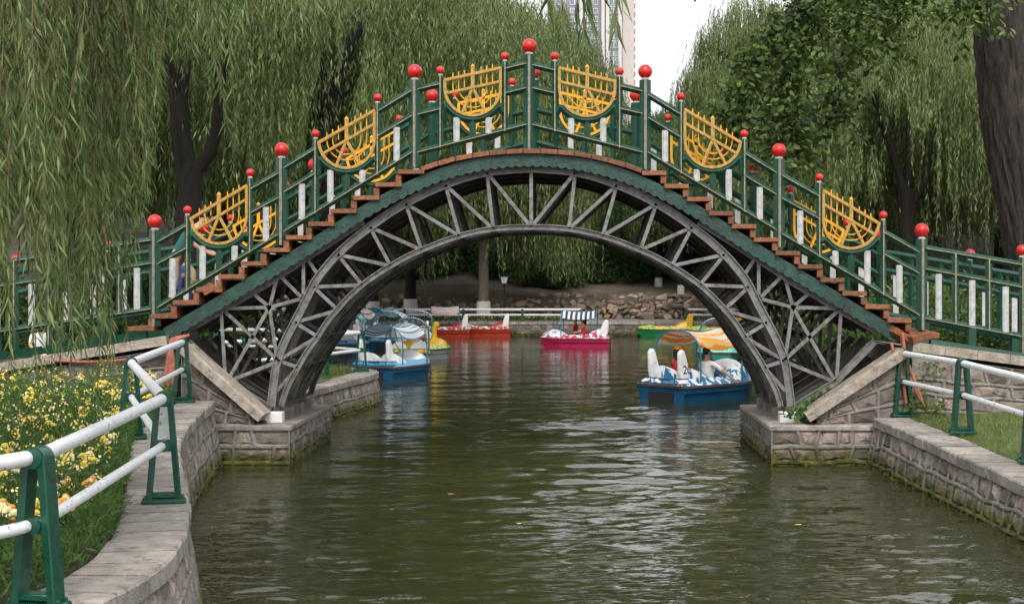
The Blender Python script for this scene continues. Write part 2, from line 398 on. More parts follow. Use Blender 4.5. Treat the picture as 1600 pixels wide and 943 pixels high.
for y in [23.9 + k * 2.4 for k in range(20)]:
    rows.append([(x, y, .66 + .12 * mnoise.noise(Vector((x * .2, y * .2, 5)))) for x in [-60, -40, -28, -20, -15, -11, -8.5, -6.9, -5.75]])
def edge_at(line, y):
    best = None
    for a, b in zip(line, line[1:]):
        if (a.y - y) * (b.y - y) <= 0 and abs(a.y - b.y) > 1e-6:
            x = a.x + (b.x - a.x) * (y - a.y) / (b.y - a.y); best = x if best is None else max(best, x)
    return best
rows = []
for k in range(30):
    y = 23.6 + k * 1.62
    if y < 33.2: ex = (edge_at(LBACK, max(y, 23.91)) or -5.3) - .35
    else: ex = (edge_at(LBACK, min(y, 69.9)) or -28) - .35
    rows.append([(ex + (-70 - ex) * (t / 10) ** 1.7, y, .64 + .08 * mnoise.noise(Vector((t, y * .3, 5))) + (.02 if t < 1 else .09 * t ** .8)) for t in range(11)])
mb = MB(); mb.grid(rows); tag(mb.build('left_back_ground', lawn_soil, smooth=True), 'grassy left bank ground behind the bridge', 'ground', kind='structure')
rows = []
for k in range(30):
    y = 23.6 + k * 1.62
    ex = (edge_at(RBACK, min(max(y, 23.91), 70.1)) or 4.6) + .3
    rows.append([(ex + (70 - ex) * (t / 10) ** 1.7, y, .67 + .08 * mnoise.noise(Vector((t, y * .3, 9))) + .12 * t ** .8) for t in range(11)])
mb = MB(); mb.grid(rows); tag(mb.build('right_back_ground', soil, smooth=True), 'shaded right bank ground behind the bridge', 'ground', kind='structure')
# far shore: path, then a bank behind a rubble wall that rises to a wooded hill
mb = MB(); mb.grid([[(x, y, .705) for x in (-70, -20, 0, 20, 70)] for y in (70.3, 73.0, 76.4)])
tag(mb.build('path', path_m), 'grey path along the far shore', 'path', kind='structure')
rows = []
for j in range(26):
    y = 75.8 + j * 4.5 ** (1 + .012 * j)
    if not rows: rows.append([(x, y - .02, .4) for x in range(-150, 151, 6)])
    rows.append([(x, y, 1.95 + min(9.0, .17 * (y - 76)) + .35 * mnoise.noise(Vector((x * .12, y * .12, 1)))) for x in range(-150, 151, 6)])
mb = MB(); mb.grid(rows)
hill_m = mat('slope_soil', (.115, .09, .062), .95, var=.5, scale=.8, bump=.8, bscale=8, col2=(.06, .075, .03), thr=.62)
tag(mb.build('hill', hill_m, smooth=True), 'dark wooded slope above the rubble wall', 'slope', kind='structure')
mb = MB(); mb.grid([[(x, y, -.4) for x in (-1500, -400, 0, 400, 1500)] for y in (-300, 0, 300, 1600)])
tag(mb.build('ground', soil), 'ground sheet reaching the horizon', 'ground', kind='structure')

# ------------------------------------------------------------------ masonry
def masonry(parent, F, U, V, row_h, w, seed, smat=None, mmat=None, joint=.020, proud=.014, back=.05, part_name='stone'):
    """F(u,v)->(point, outward normal). Rough stones in raised mortar joints. Stones are single objects."""
    rng = random.Random(seed); smat = smat or stone_m; mmat = mmat or mortar_m
    nrow = max(1, round(V / row_h)); hs_ = [rng.uniform(.8, 1.25) for _ in range(nrow)]; t = sum(hs_)
    vs = [0]
    for h in hs_: vs.append(vs[-1] + h / t * V)
    def line(r, u):
        if r in (0, nrow): return vs[r]
        return vs[r] + .16 * row_h * mnoise.noise(Vector((u * 2.2, r * 7.1, seed)))
    mo = MB(); stones = []
    for r in range(nrow):
        us = [0.0]
        while us[-1] < U - .25 * w:
            us.append(us[-1] + w * rng.uniform(.65, 1.5))
        us = [u * U / us[-1] for u in us]
        off = [(0, 0)] + [(rng.uniform(-.13, .13) * w, rng.uniform(-.13, .13) * w) for _ in us[1:-1]] + [(0, 0)]
        for i in range(len(us) - 1):
            b0, b1 = us[i] + off[i][0], us[i + 1] + off[i + 1][0]; t0, t1 = us[i] + off[i][1], us[i + 1] + off[i + 1][1]
            poly = []
            for k in range(4):
                u = b0 + (b1 - b0) * k / 3; poly.append((u, line(r, u)))
            for k in range(4):
                u = t1 + (t0 - t1) * k / 3; poly.append((u, line(r + 1, u)))
            c = (sum(p[0] for p in poly) / 8, sum(p[1] for p in poly) / 8)
            ex = max(.05, (max(p[0] for p in poly) - min(p[0] for p in poly)) / 2); ez = max(.05, (max(p[1] for p in poly) - min(p[1] for p in poly)) / 2)
            def ins(p, j, jit=0):
                return (c[0] + (p[0] - c[0]) * (1 - j / ex) + rng.uniform(-jit, jit), c[1] + (p[1] - c[1]) * (1 - j / ez) + rng.uniform(-jit, jit))
            A = [ins(p, 0) for p in poly]; A2 = [ins(p, joint * .55) for p in poly]; B = [ins(p, joint * 1.15, joint * .25) for p in poly]
            def pt(p, h): q, n = F(p[0], p[1]); return q + n * h
            bb = len(mo.v)
            mo.v.extend([tuple(pt(p, proud)) for p in A] + [tuple(pt(p, proud * .85)) for p in A2] + [tuple(pt(p, -proud)) for p in B])
            for k in range(8):
                k2 = (k + 1) % 8
                mo.face((bb + k, bb + k2, bb + 8 + k2, bb + 8 + k)); mo.face((bb + 8 + k, bb + 8 + k2, bb + 16 + k2, bb + 16 + k))
            # the stone itself: ring under the mortar, rough face
            C = [(c[0] + (p[0] - c[0]) * 1.06, c[1] + (p[1] - c[1]) * 1.06) for p in B]; D = [(c[0] + (p[0] - c[0]) * .62, c[1] + (p[1] - c[1]) * .62) for p in B]
            s_ = MB(); s_.v = [tuple(pt(p, -proud * 1.6)) for p in C] + [tuple(pt(p, rng.uniform(-.9, 1.3) * proud)) for p in D] + [tuple(pt(c, rng.uniform(-.4, 2.0) * proud))]
            for k in range(8):
                k2 = (k + 1) % 8; s_.face((k, k2, 8 + k2, 8 + k)); s_.face((8 + k, 8 + k2, 16))
            me = bpy.data.meshes.new(part_name); me.from_pydata(s_.v, [], s_.f); me.materials.append(smat)
            link(bpy.data.objects.new(part_name, me), parent)
    # backing
    nb = max(2, int(U / .3)); rows = []
    for v in (0, V * .5, V): rows.append([F(U * k / nb, v)[0] - F(U * k / nb, v)[1] * (proud * 1.9) for k in range(nb + 1)])
    mo.grid(rows); o = mo.build('mortar', mmat, parent)
    return o
def path_F(line, z0, batter, top_drop):
    """vertical wall under a coping line; u along the line, v from z0 up"""
    seg = [0]
    for a, b in zip(line, line[1:]): seg.append(seg[-1] + (Vector((b.x, b.y)) - Vector((a.x, a.y))).length)
    def at(u):
        u = max(0, min(u, seg[-1] - 1e-6)); i = 0
        while seg[i + 1] < u: i += 1
        t = (u - seg[i]) / (seg[i + 1] - seg[i]); p = line[i].lerp(line[i + 1], t)
        i0, i1 = max(0, i - 1), min(len(line) - 1, i + 2); d = (line[i1] - line[i0]); d.z = 0; d.normalize()
        return p, d
    return seg[-1], at
def bank_wall(name, line, water_side, label, row_h, w, seed, cap_w=.36, cap_len=.33, cap_h=.13, batter=.16, cap_in=.5, z0=-.18, over=.035, mason=True, u_range=None):
    root = empty(name, (line[0].x, line[0].y, 0)); tag(root, label, 'wall'); root_inv = Vector((line[0].x, line[0].y, 0))
    U, at = path_F(line, z0, batter, cap_h)
    zmin = min(p.z for p in line) - cap_h; V = zmin - z0 + .0
    def F(u, v):
        p, d = at(u); n = Vector((d.y, -d.x, 0)) * water_side
        top = p.z - cap_h; t = v / V; z = z0 + (top - z0) * t
        q = Vector((p.x, p.y, z)) + n * (batter * (1 - t)) - root_inv
        return q, (n + Vector((0, 0, batter * .8))).normalized()
    if mason: masonry(root, F, U, V, row_h, w, seed)
    # coping blocks
    rng = random.Random(seed + 1); u = 0
    while u < U - .02:
        l = min(cap_len * rng.uniform(.85, 1.15), U - u); l = l if U - u - l > .08 else U - u
        b = MB(); rows = []
        g = .014; dz = rng.uniform(-.006, .006); do = rng.uniform(-.01, .01)
        pa = []
        for uu in (u + g, u + l / 2, u + l - g):
            p, d = at(uu); n = Vector((d.y, -d.x, 0)) * water_side; p = p - root_inv + Vector((0, 0, dz)) + n * do
            pa.append((p + n * over, p - n * cap_in))
        ch = .018; sec = []
        for o_, i_ in pa:
            nn = (o_ - i_).normalized()
            sec.append([o_ - Vector((0, 0, cap_h)), o_ - Vector((0, 0, ch)), o_ - nn * ch, i_ + nn * ch, i_ - Vector((0, 0, ch)), i_ - Vector((0, 0, cap_h))])
        for s_ in sec: b.v.extend([tuple(q) for q in s_])
        for i in range(2):
            for j in range(6): j2 = (j + 1) % 6; b.face((i*6+j, i*6+j2, (i+1)*6+j2, (i+1)*6+j))
        b.face((5, 4, 3, 2, 1, 0)); b.face((12, 13, 14, 15, 16, 17))
        b.build('coping_stone', cap_m, root); u += l
    return root
bank_wall('left_bank_wall', LEFT, 1, 'curving stone embankment wall with granite coping beside the flower bed', .21, .26, 3, cap_len=.42)
bank_wall('right_bank_wall', RIGHT, 1, 'stone embankment wall with granite coping beside the lawn on the right', .2, .27, 5, cap_len=.33)
bank_wall('rounded_bank_wall', LBACK[:26], 1, 'rounded stone embankment wall behind the bridge beside the moored boats', .2, .17, 7, cap_len=.4)
bank_wall('back_bank_wall', RBACK[:34], -1, 'low embankment wall behind the bridge on the right bank', .3, .5, 9, cap_len=.8)
bank_wall('far_shore_wall', [Vector((-24 + 4 * k, 70.2, .70)) for k in range(13)], 1, 'low stone embankment wall along the far shore', .3, .45, 11, cap_len=.9, cap_h=.12, batter=.05)

# ------------------------------------------------------------------ cast posts and white tube rails on the banks
def rail_post_mesh(h=1.0):
    b = MB(); wb, wt, d = .145, .07, .055     # half widths at foot and head
    hm = h * .52
    def hw(z): return wb + (wt - wb) * z / h
    b.cbox((0, 0, .02), (.36, .15, .045), .012)
    for s in (-1, 1):     # two leaning legs
        pr = []
        for z in (.03, h * .5, h - .05):
            x = s * hw(z); pr.append((x, z))
        pts = []
        for (x, z) in pr:
            i = x - s * .05
            pts.append([(x, -d, z), (x - s*.008, -d - .008, z), (i, -d, z), (i, d, z), (x, d, z)])
        for r in pts: b.v.extend(r)
        n0 = len(b.v) - 15
        for i in range(2):
            for j in range(5): j2 = (j + 1) % 5; b.face((n0+i*5+j, n0+i*5+j2, n0+(i+1)*5+j2, n0+(i+1)*5+j))
        b.face([n0+j for j in range(5)]); b.face([n0+10+j for j in range(5)])
    b.cbox((0, 0, hm), (2 * hw(hm) - .03, .10, .10), .012)          # web that carries the lower tube
    b.cbox((0, 0, .075), (2 * hw(.07) - .03, .09, .05), .01)
    # rounded head
    pr = []
    for k in range(11):
        a = math.pi * k / 10; pr.append((math.cos(a) * wt, h - .06 + math.sin(a) * wt))
    b.slab([(x, -d, z) for x, z in [(wt, h - .13)] + pr + [(-wt, h - .13)]], (0, 1, 0), 2 * d)
    # rings round the tubes
    for z, r in ((h - .06, .075), (hm, .062)):
        b.tube([(-.0, -d - .012, z), (0, d + .012, z)], r * .85, 14)
    for sx in (-1, 1):
        b.lathe((sx * .15, .045, .04), [(.016, 0), (.016, .02), (.008, .028)], 6); b.lathe((sx * .15, -.045, .04), [(.016, 0), (.016, .02), (.008, .028)], 6)
    return b.mesh('rail_post', green_post, smooth=True)
POST = rail_post_mesh(1.0)
def bank_rail(name, pts, label, r_top=.044, r_mid=.034, h=1.0, extra_top=None, ends=(0, 0)):
    """posts at pts, tubes running through their heads; each post faces along the tube"""
    root = empty(name, pts[0]); tag(root, label, 'railing'); o0 = Vector(pts[0]); pts = [Vector(p) for p in pts]
    for i, p in enumerate(pts):
        d = (pts[min(i + 1, len(pts) - 1)] - pts[max(i - 1, 0)]); rz = math.atan2(d.y, d.x) + R(90)
        if p == pts[0] or p == pts[-1]: pass
        o = link(bpy.data.objects.new('rail_post', POST), root); o.location = p - o0; o.rotation_euler = (0, 0, rz + R(0)); o.scale = (1, 1, h)
    def run(z, r, nm):
        line = [p + Vector((0, 0, z)) for p in pts]
        if ends[0]: line.insert(0, line[0] + (line[0] - line[1]).normalized() * ends[0])
        if ends[1]: line.append(line[-1] + (line[-1] - line[-2]).normalized() * ends[1])
        line = [q - o0 for q in line]
        out = [line[0]]
        for a, b_, c in zip(line, line[1:], line[2:]):       # rounded bends
            for k in range(5):
                t = k / 4; q0 = b_ + (a - b_).normalized() * .22; q1 = b_ + (c - b_).normalized() * .22
                out.append((q0 * (1 - t) + b_ * t) * (1 - t) + (b_ * (1 - t) + q1 * t) * t)
        out.append(line[-1])
        MB().tube(out, r, 12).build(nm, white_rail, root, smooth=True)
    run(.94 * h, r_top, 'top_tube'); run(.52 * h, r_mid, 'lower_tube')
    return root
LP = [(-5.55, 20.35, zl(20.35) + .0), (-4.98, 16.1, zl(16.1)), (-3.36, 11.75, zl(11.75)), (-3.06, 8.15, zl(8.15)), (-4.6, 5.0, zl(5.0))]
bank_rail('bank_railing', LP, 'white tube railing on green cast posts along the flower bed', .046, .036, .93, ends=(.12, 0))
RP = [(4.98, 20.85, .70), (5.26, 18.7, .68), (5.38, 16.2, .62), (5.5, 13.4, .57), (5.7, 10.4, .54)]
bank_rail('bank_railing', RP, 'white tube railing on green cast posts beside the lawn', .044, .036, 1.0, ends=(.05, 0))
BP = [(-7.6, 24.6, .66), (-6.2, 27.0, .68), (-5.15, 29.7, .68), (-4.62, 31.7, .68), (-5.6, 33.0, .68), (-8.4, 33.9, .68)]
bank_rail('bank_railing', BP, 'white tube railing on green cast posts curving behind the bridge beside moored boats', .044, .036, .93)
def far_rail(x0, x1, n, label):
    pts = [(x0 + (x1 - x0) * k / (n - 1), 71.0, .70) for k in range(n)]
    return bank_rail('bank_railing', pts, label, .06, .05, .64, ends=(.0, .0))
# a flat white stay between the two tubes beside the bend
for o in bpy.data.objects:
    if o.name == 'bank_railing':
        a_ = Vector((-3.43, 11.95, zl(11.9) + .50)) - o.location; b_ = Vector((-3.43, 11.95, zl(11.9) + .88)) - o.location
        MB().bar(a_ + Vector((-.03, 0, 0)), b_ + Vector((.03, 0, 0)), .115, .012).build('stay_plate', white_rail, o)
far_rail(-23.0, .75, 9, 'long white railing on the far shore left of the gap')
far_rail(6.1, 12.0, 3, 'white railing on the far shore right of the gap')
# ================================================================== THE BRIDGE
YB, BW = 21.15, 2.72             # plane of the near railing, distance to the far railing
YC = YB + BW / 2
K = YB / FPX                     # metres per picture unit on the near railing plane
MIRX = 829.5
BR = empty('arched_footbridge', (P(MIRX, 0, YB).x, YC, 0)); B0 = Vector(BR.location)
tag(BR, 'green arched footbridge with red ball finials and gold wheel panels over the water', 'bridge')
def Q(px, py, off=0.0, side=1):
    """elevation coordinate -> bridge local; off outward from the railing plane; side 1 near, -1 far"""
    p = P(px, py, YB); y = YB - off if side == 1 else YB + BW + off
    return Vector((p.x, y, p.z)) - B0
DIA = lambda h, d: [(h, 0), (0, -d), (-h, 0), (0, d)]
def rail(a, b, side, h=.050, d=.045, off=0.0, name='rail', strip=True, parent=BR):
    A, B = Q(*a, off, side), Q(*b, off, side); m = MB()
    m.prism([A, B], DIA(h, d), (0, 1, 0))
    if strip:
        s = -1 if side == 1 else 1; e = Vector((0, s * (d - .004), 0))
        m.mat(1).bar(A + e, B + e, .011, .014)
    return m.build(name, [green, edge], parent)
def post(px, ytop, ybot, side, big=True, rball=None, ball=True):
    m = MB(); hw = .088 if big else .046
    t, b = Q(px, ytop, 0, side), Q(px, ybot, 0, side)
    m.prism([b, t], DIA(hw, hw), (0, 1, 0))
    s = -1 if side == 1 else 1; sw = .034 if big else .016
    e = Vector((0, s * (hw - sw * .32), 0))
    m.mat(1).bar(b + e, t + e + Vector((0, 0, .004)), sw, sw * .7)
    if big:
        m.mat(2).bar(b + e + Vector((0, s * sw * .36, 0)), t + e + Vector((0, s * sw * .36, .002)), sw * .36, .008)
    o = m.build('post', [green, edge, steel], BR)
    if ball:
        r = rball or (.108 if big else .062)
        f = MB(); c = t + Vector((0, s * .0, r * 1.06 + .012)); f.ball(c, r, 20, 12)
        bo = f.build('ball_finial', red, o, smooth=True)
        MB().lathe(t + Vector((0, 0, -.004)), [(r * .55, 0), (r * .55, .02), (r * .42, .035)], 12).build('collar', white_old, o)
    return o
def slat(px, y0, y1, side, w=.092):
    a, b = Q(px, y0, .012, side), Q(px, y1, .012, side); m = MB()
    m.prism([b, a], [(w/2, .012), (w/2, -.012), (w*.18, -.030), (-w*.18, -.030), (-w/2, -.012), (-w/2, .012)] if side == 1 else [(w/2, -.012), (w/2, .012), (w*.18, .03), (-w*.18, .03), (-w/2, .012), (-w/2, -.012)], (0, 1, 0))
    return m.build('slat', white_old, BR)
def lerp(a, b, x): return a[1] + (b[1] - a[1]) * (x - a[0]) / (b[0] - a[0])
BIG = {242: 347, 440: 235, 648: 113, 827: 73, 1008: 113, 1217: 236, 1440: 361}
SMALL = {293: 328, 391: 270, 493: 209, 590: 153, 688: 110, 789: 88, 867: 88, 968: 112, 1064: 151, 1163: 209, 1280: 277, 1380: 336}
BOT = {242: 509, 440: 383, 648: 263, 827: 234, 1008: 265, 1217: 386, 1440: 515}
# per bay: left big, small, small, right big, top line, mid line, bottom line, slats beside the posts
BAYS = [(242, 293, 391, 440, ((247, 378), (437, 270)), ((247, 412), (437, 308)), ((247, 480), (437, 365)), (270, 416)),
        (440, 493, 590, 648, ((445, 262), (642, 143)), ((446, 299), (642, 182)), ((445, 361), (642, 239)), (472, 620)),
        (648, 688, 789, 827, ((652, 140), (821, 100)), ((653, 179), (821, 138)), ((653, 238), (821, 195)), ()),
        (827, 867, 968, 1008, ((833, 102), (1004, 143)), ((833, 138), (1004, 178)), ((833, 195), (1004, 238)), ()),
        (1008, 1064, 1163, 1217, ((1014, 149), (1213, 270)), ((1014, 185), (1213, 304)), ((1014, 239), (1213, 359)), (1039, 1187)),
        (1217, 1280, 1380, 1440, ((1223, 275), (1436, 394)), ((1224, 311), (1436, 427)), ((1223, 366), (1436, 492)), (1250, 1405))]
def wheel_panel(xa, xb, ya, yb, bot, side):
    """gold half wheel hung between two small posts, carried by a wave-shaped green beam"""
    hx = (xa + xb) / 2; k = (yb - ya) / (xb - xa); ty = (ya + yb) / 2 + 17; hy = ty + 21; Rr = 43.5
    top = lambda x: ty + k * (x - hx); mid = lambda x: hy + k * (x - hx)
    s = -1 if side == 1 else 1
    def strip(path, w, d, name, parent):
        m = MB(); h = w / 2
        m.prism(path, [(-h, -d/2), (h, -d/2), (h, d/2), (-h, d/2)], (0, 1, 0))
        m.mat(1).prism([p + Vector((0, s * (d/2 + .003), 0)) for p in path], [(-h*.8, -.004), (h*.8, -.004), (h*.8, .004), (-h*.8, .004)], (0, 1, 0))
        return m.build(name, [gold, gold_worn], parent)
    def rp(r, a): return (hx + r * math.cos(a), hy + r * math.sin(a))
    # rim: straight cheeks then the lower half circle
    pts = [(hx - Rr, top(hx - Rr))]
    a0 = math.pi if top(hx - Rr) < hy - 2 else math.pi - math.asin(min(.5, max(0, (top(hx - Rr) - hy + 2) / Rr)))
    a1 = 0 if top(hx + Rr) < hy - 2 else math.asin(min(.5, max(0, (top(hx + Rr) - hy + 2) / Rr)))
    for i in range(25): pts.append(rp(Rr, a0 + (a1 - a0) * i / 24))
    pts.append((hx + Rr, top(hx + Rr)))
    rim = strip([Q(x, y, 0, side) for x, y in pts], .042, .040, 'wheel_panel', BR)
    strip([Q(hx - Rr - 1, top(hx - Rr - 1), .004, side), Q(hx + Rr + 1, top(hx + Rr + 1), .004, side)], .044, .042, 'top_bar', rim)
    def on(x_):  # where the hub bar meets the rim
        return max(hx - Rr + 1, min(hx + Rr - 1, x_))
    kk = math.sqrt(1 + k * k); lx, rx = (hx - Rr / (kk if k < 0 else 1.0) , hx + Rr / (1.0 if k < 0 else kk))
    strip([Q(lx + 1, mid(lx + 1), .003, side), Q(rx - 1, mid(rx - 1), .003, side)], .040, .038, 'hub_bar', rim)
    strip([Q(hx, hy, .001, side), Q(hx, top(hx) - 11, .001, side)], .052, .036, 'king_bar', rim)
    m = MB(); m.lathe(Q(hx, top(hx) - 11, 0, side), [(.03, -.005), (.036, .012), (.02, .03), (.004, .05)], 8); m.build('king_cap', gold, rim)
    for aa in (R(62), R(112)):
        strip([Q(*rp(2, aa), -.002, side), Q(*rp(Rr - 1, aa), -.002, side)], .040, .032, 'spoke', rim)
    for r in (13, 22, 31):       # slim rods: up through the top bar, bent below into half rings
        for sg in (-1, 1):
            x = hx + sg * r
            pth = [Q(x, top(x) - 9, -.016, side), Q(x, max(top(x) + 4, hy - 1), -.016, side)]
            if r > 14:
                for i in range(1, 7): pth.append(Q(*rp(r, (math.pi / 2) + (-sg) * (math.pi / 2) * (1 - i / 6)), -.016, side))
            MB().tube(pth, .0095, 6).build('rod', gold, rim)
    # green wave beam under the wheel
    dxa = [xa - hx, -33, 33, xb - hx]
    w = [(xa + 3, hy + 44 + .42 * k * -46), (hx - 34, hy + 31 + .5 * k * -34)]
    Ro = Rr + 7
    st, en = math.pi - R(38), R(38)
    arc = [rp(Ro, st + (en - st) * i / 12) for i in range(13)]
    w = [w[0], (arc[0][0] - 3, arc[0][1] - 1)] + arc + [(arc[-1][0] + 3, arc[-1][1] - 1), (xb - 3, hy + 44 + .42 * k * 46)]
    m = MB(); path = [Q(x, y, .004, side) for x, y in w]
    m.prism(path, DIA(.048, .046), (0, 1, 0))
    m.build('wave_beam', green, BR)
    yb_ = lambda x: lerp(bot[0], bot[1], x)
    m = MB(); m.prism([Q(hx, yb_(hx), 0, side), Q(hx, hy + Ro + 2, 0, side)], DIA(.05, .04), (0, 1, 0)); m.build('stub_post', green, BR)
    for dx in (-25, 25):
        yw = hy + math.sqrt(Ro * Ro - dx * dx); slat(hx + dx, yw + 3, yb_(hx + dx) - 1, side)
for side in (1, -1):
    for x, y in BIG.items(): post(x, y + 12, BOT[x], side, True)
    for (b0, s0, s1, b1, T, Mi, Bo, sl) in BAYS:
        for x in (s0, s1): post(x, SMALL[x] + 8, lerp(*Bo, x) + 2, side, False)
        for a, c in ((b0, s0), (s1, b1)):
            rail((a, lerp(*T, a)), (c, lerp(*T, c)), side); rail((a, lerp(*Mi, a)), (c, lerp(*Mi, c)), side)
        rail((b0, lerp(*Bo, b0)), (b1, lerp(*Bo, b1)), side)
        for x in sl: slat(x, lerp(*Mi, x) + 4, lerp(*Bo, x) - 1, side)
        wheel_panel(s0, s1, SMALL[s0], SMALL[s1], Bo, side)
    # level approach railings
    for (pa, pb, dirn, T, Mi, Bo, sill) in ((1440, 1597, 1, ((1447, 388), (1600, 414)), ((1447, 420), (1600, 449)), ((1447, 497), (1600, 526)), ((1454, 536), (1600, 558))),
                                      (1597, 1754, 1, ((1447, 388), (1600, 414)), ((1447, 420), (1600, 449)), ((1447, 497), (1600, 526)), ((1454, 536), (1600, 558))),
                                      (242, 77, -1, ((237, 375), (37, 405)), ((237, 411), (37, 441)), ((237, 482), (37, 512)), ((237, 520), (37, 550))),
                                      (77, -85, -1, ((237, 375), (37, 405)), ((237, 411), (37, 441)), ((237, 482), (37, 512)), ((237, 520), (37, 550)))):
        for l in (T, Mi, Bo): rail((pa, lerp(*l, pa)), (pb, lerp(*l, pb)), side)
        m = MB(); m.prism([Q(pa + dirn * 12, lerp(*sill, pa + dirn * 12), .01, side), Q(pb, lerp(*sill, pb), .01, side)], [(.06, -.07), (.06, .05), (-.05, .05), (-.05, -.09)], (0, 1, 0)); m.build('sill_beam', green, BR)
        post(pb, lerp(*T, pb) - 12, lerp(*sill, pb), side, False, .085)
        st = (pb - pa) / 3
        for i in (1, 2):
            x = pa + st * i; m = MB(); m.prism([Q(x, lerp(*Bo, x), 0, side), Q(x, lerp(*T, x), 0, side)], DIA(.052, .045), (0, 1, 0))
            s = -1 if side == 1 else 1; m.mat(1).bar(Q(x, lerp(*Bo, x), .043, side), Q(x, lerp(*T, x), .043, side), .018, .012); m.build('upright', [green, edge], BR)
        x = pa + st * 1.5; m = MB(); m.bar(Q(x, lerp(*sill, x), 0, side), Q(x, lerp(*Bo, x), 0, side), .11, .09); m.build('leg', green, BR)
        for i in range(3):
            x = pa + st * (i + .5); slat(x, lerp(*Mi, x) + 4, lerp(*Bo, x) - 2, side)

# ---- steps, risers and the planks over the crown
rng = random.Random(4)
def across(name, x0, x1, yt, th, m_=wood, tilt=0.0, ext=.10, dark=0):
    """a board running across the bridge; x0..x1, top yt, thickness th in elevation units"""
    a, b = Q(x0, yt, ext, 1), Q(x1, yt, ext, 1); h = th * K
    c = (a + b) / 2; L = BW + 2 * ext
    o = MB().cbox((0, 0, 0), (abs(b.x - a.x), L, h), .006).build(name, m_, BR)
    o.location = (c.x, 0, c.z - h / 2); o.rotation_euler = (rng.uniform(-.004, .004), tilt, rng.uniform(-.004, .004)); return o
STEP = []
for i in range(13): STEP.append((203 + 35 * i, 510 - 20.4 * i, 41, -1))
for i in range(12): STEP.append((1003 + 34.7 * i, 267 + 20.9 * i, 38, 1))
for (x, y, w, d) in STEP:
    broken = (d == -1 and abs(x - 308) < 4)
    o = across('tread', x, x + w, y, 7, tilt=rng.uniform(-.01, .01))
    if broken: o.rotation_euler.y = .03
    if d == -1 and y < 266: continue
    if d == -1: xr = x + w - 10
    else: xr = x + w - 9
    if d == -1: across('riser', xr, xr + 9, y - 20.4 + 8.6, 13 - .8, ext=.07) if y > 270 else None
    else: across('riser', xr, xr + 9, y + 8.6, 12, ext=.07)
# crown planks follow a shallow curve
CR = [(657, 262), (690, 251), (725, 242), (760, 237), (795, 234), (829, 233), (863, 234), (898, 237), (933, 243), (968, 252), (1003, 264)]
def crown(x):
    for a, b in zip(CR, CR[1:]):
        if a[0] <= x <= b[0]: return lerp(a, b, x)
    return CR[0][1] if x < 657 else CR[-1][1]
x = 659
while x < 1003:
    x2 = min(x + 26.5, 1003); ya, yb_ = crown(x), crown(x2)
    A, B = Q(x + .5, ya, .10), Q(x2 - .5, yb_, .10); d = B - A; L = d.length
    o = MB().cbox((0, 0, 0), (L, BW + .2, 7.5 * K), .006).build('plank', wood, BR)
    c = (A + B) / 2; o.location = (c.x, 0, c.z - 3.7 * K); o.rotation_euler = (0, -math.atan2(d.z, d.x), rng.uniform(-.003, .003)); x = x2
# ---- fascia with a scalloped lower edge, and the dark decking behind it
FC = [(262, 523), (300, 501), (340, 477), (400, 440), (460, 404), (512, 371), (564, 337), (610, 311), (650, 291), (695, 273), (740, 261), (785, 254), (829.5, 252)]
FC = FC + [(2 * MIRX - x, y) for x, y in FC[-2::-1]]
def fine(pl, n=6):
    out = []
    for i in range(len(pl) - 1):
        p0 = pl[max(0, i - 1)]; p1 = pl[i]; p2 = pl[i + 1]; p3 = pl[min(len(pl) - 1, i + 2)]
        for k in range(n):
            t = k / n
            out.append(tuple(.5 * ((2*p1[j]) + (-p0[j]+p2[j])*t + (2*p0[j]-5*p1[j]+4*p2[j]-p3[j])*t*t + (-p0[j]+3*p1[j]-3*p2[j]+p3[j])*t**3) for j in (0, 1)))
    return out + [pl[-1]]
FCF = fine(FC, 8)
def normal_at(pl, i):
    a, b = pl[max(0, i - 1)], pl[min(len(pl) - 1, i + 1)]; dx, dy = b[0] - a[0], b[1] - a[1]; l = math.hypot(dx, dy); return (-dy / l, dx / l)
for side in (1, -1):
    n = len(FCF); per = 16; i0 = 0
    while i0 < n - 1:
        i1 = min(n - 1, i0 + per); m = MB(); up, lo = [], []
        for i in range(i0, i1 + 1):
            nx, ny = normal_at(FCF, i); x, y = FCF[i]
            up.append((x - nx * 12, y - ny * 12))
            lo.append((x + nx * 6, y + ny * 6))
        # scallops
        lo2 = []
        for (a, b) in zip(lo, lo[1:]):
            for k in range(4):
                t = k / 4; px_ = a[0] + (b[0] - a[0]) * t; py_ = a[1] + (b[1] - a[1]) * t
                ph = (px_ / 13.0) % 1.0; e = 3.2 * abs(math.sin(math.pi * ph)); lo2.append((px_ , py_ + e))
        lo2.append(lo[-1])
        offs = .03 if (i0 // per) % 2 == 0 else .034
        poly = [Q(x, y, offs, side) for x, y in up] ; U2 = []
        for q in range(len(lo2)): 
            t = q / (len(lo2) - 1) * (len(up) - 1); j = min(int(t), len(up) - 2); f = t - j
            U2.append((up[j][0] + (up[j+1][0] - up[j][0]) * f, up[j][1] + (up[j+1][1] - up[j][1]) * f))
        s = -1 if side == 1 else 1
        ga = [Q(x, y, offs, side) for x, y in U2]; gb = [Q(x, y, offs, side) for x, y in lo2]; gc = [p - Vector((0, s * .012, 0)) for p in gb]; gd = [p - Vector((0, s * .012, 0)) for p in ga]
        m.grid([ga, gb, gc, gd])
        fp = m.build('fascia_plate', green_old, BR)
        mid = FCF[(i0 + i1) // 2]
        for q in range(i0 + 2, i1, 5):
            x, y = FCF[q]; a = Q(x, y - 1, offs - .005, side); MB().tube([a, a + Vector((0, s * .016, 0))], .018, 8).build('bolt', steel_dark, fp)
        i0 = i1
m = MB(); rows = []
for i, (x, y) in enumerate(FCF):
    nx, ny = normal_at(FCF, i); a = Q(x - nx * 2, y - ny * 2, 0, 1); rows.append([(a.x, -BW/2 + .03, a.z), (a.x, BW/2 - .03, a.z)])
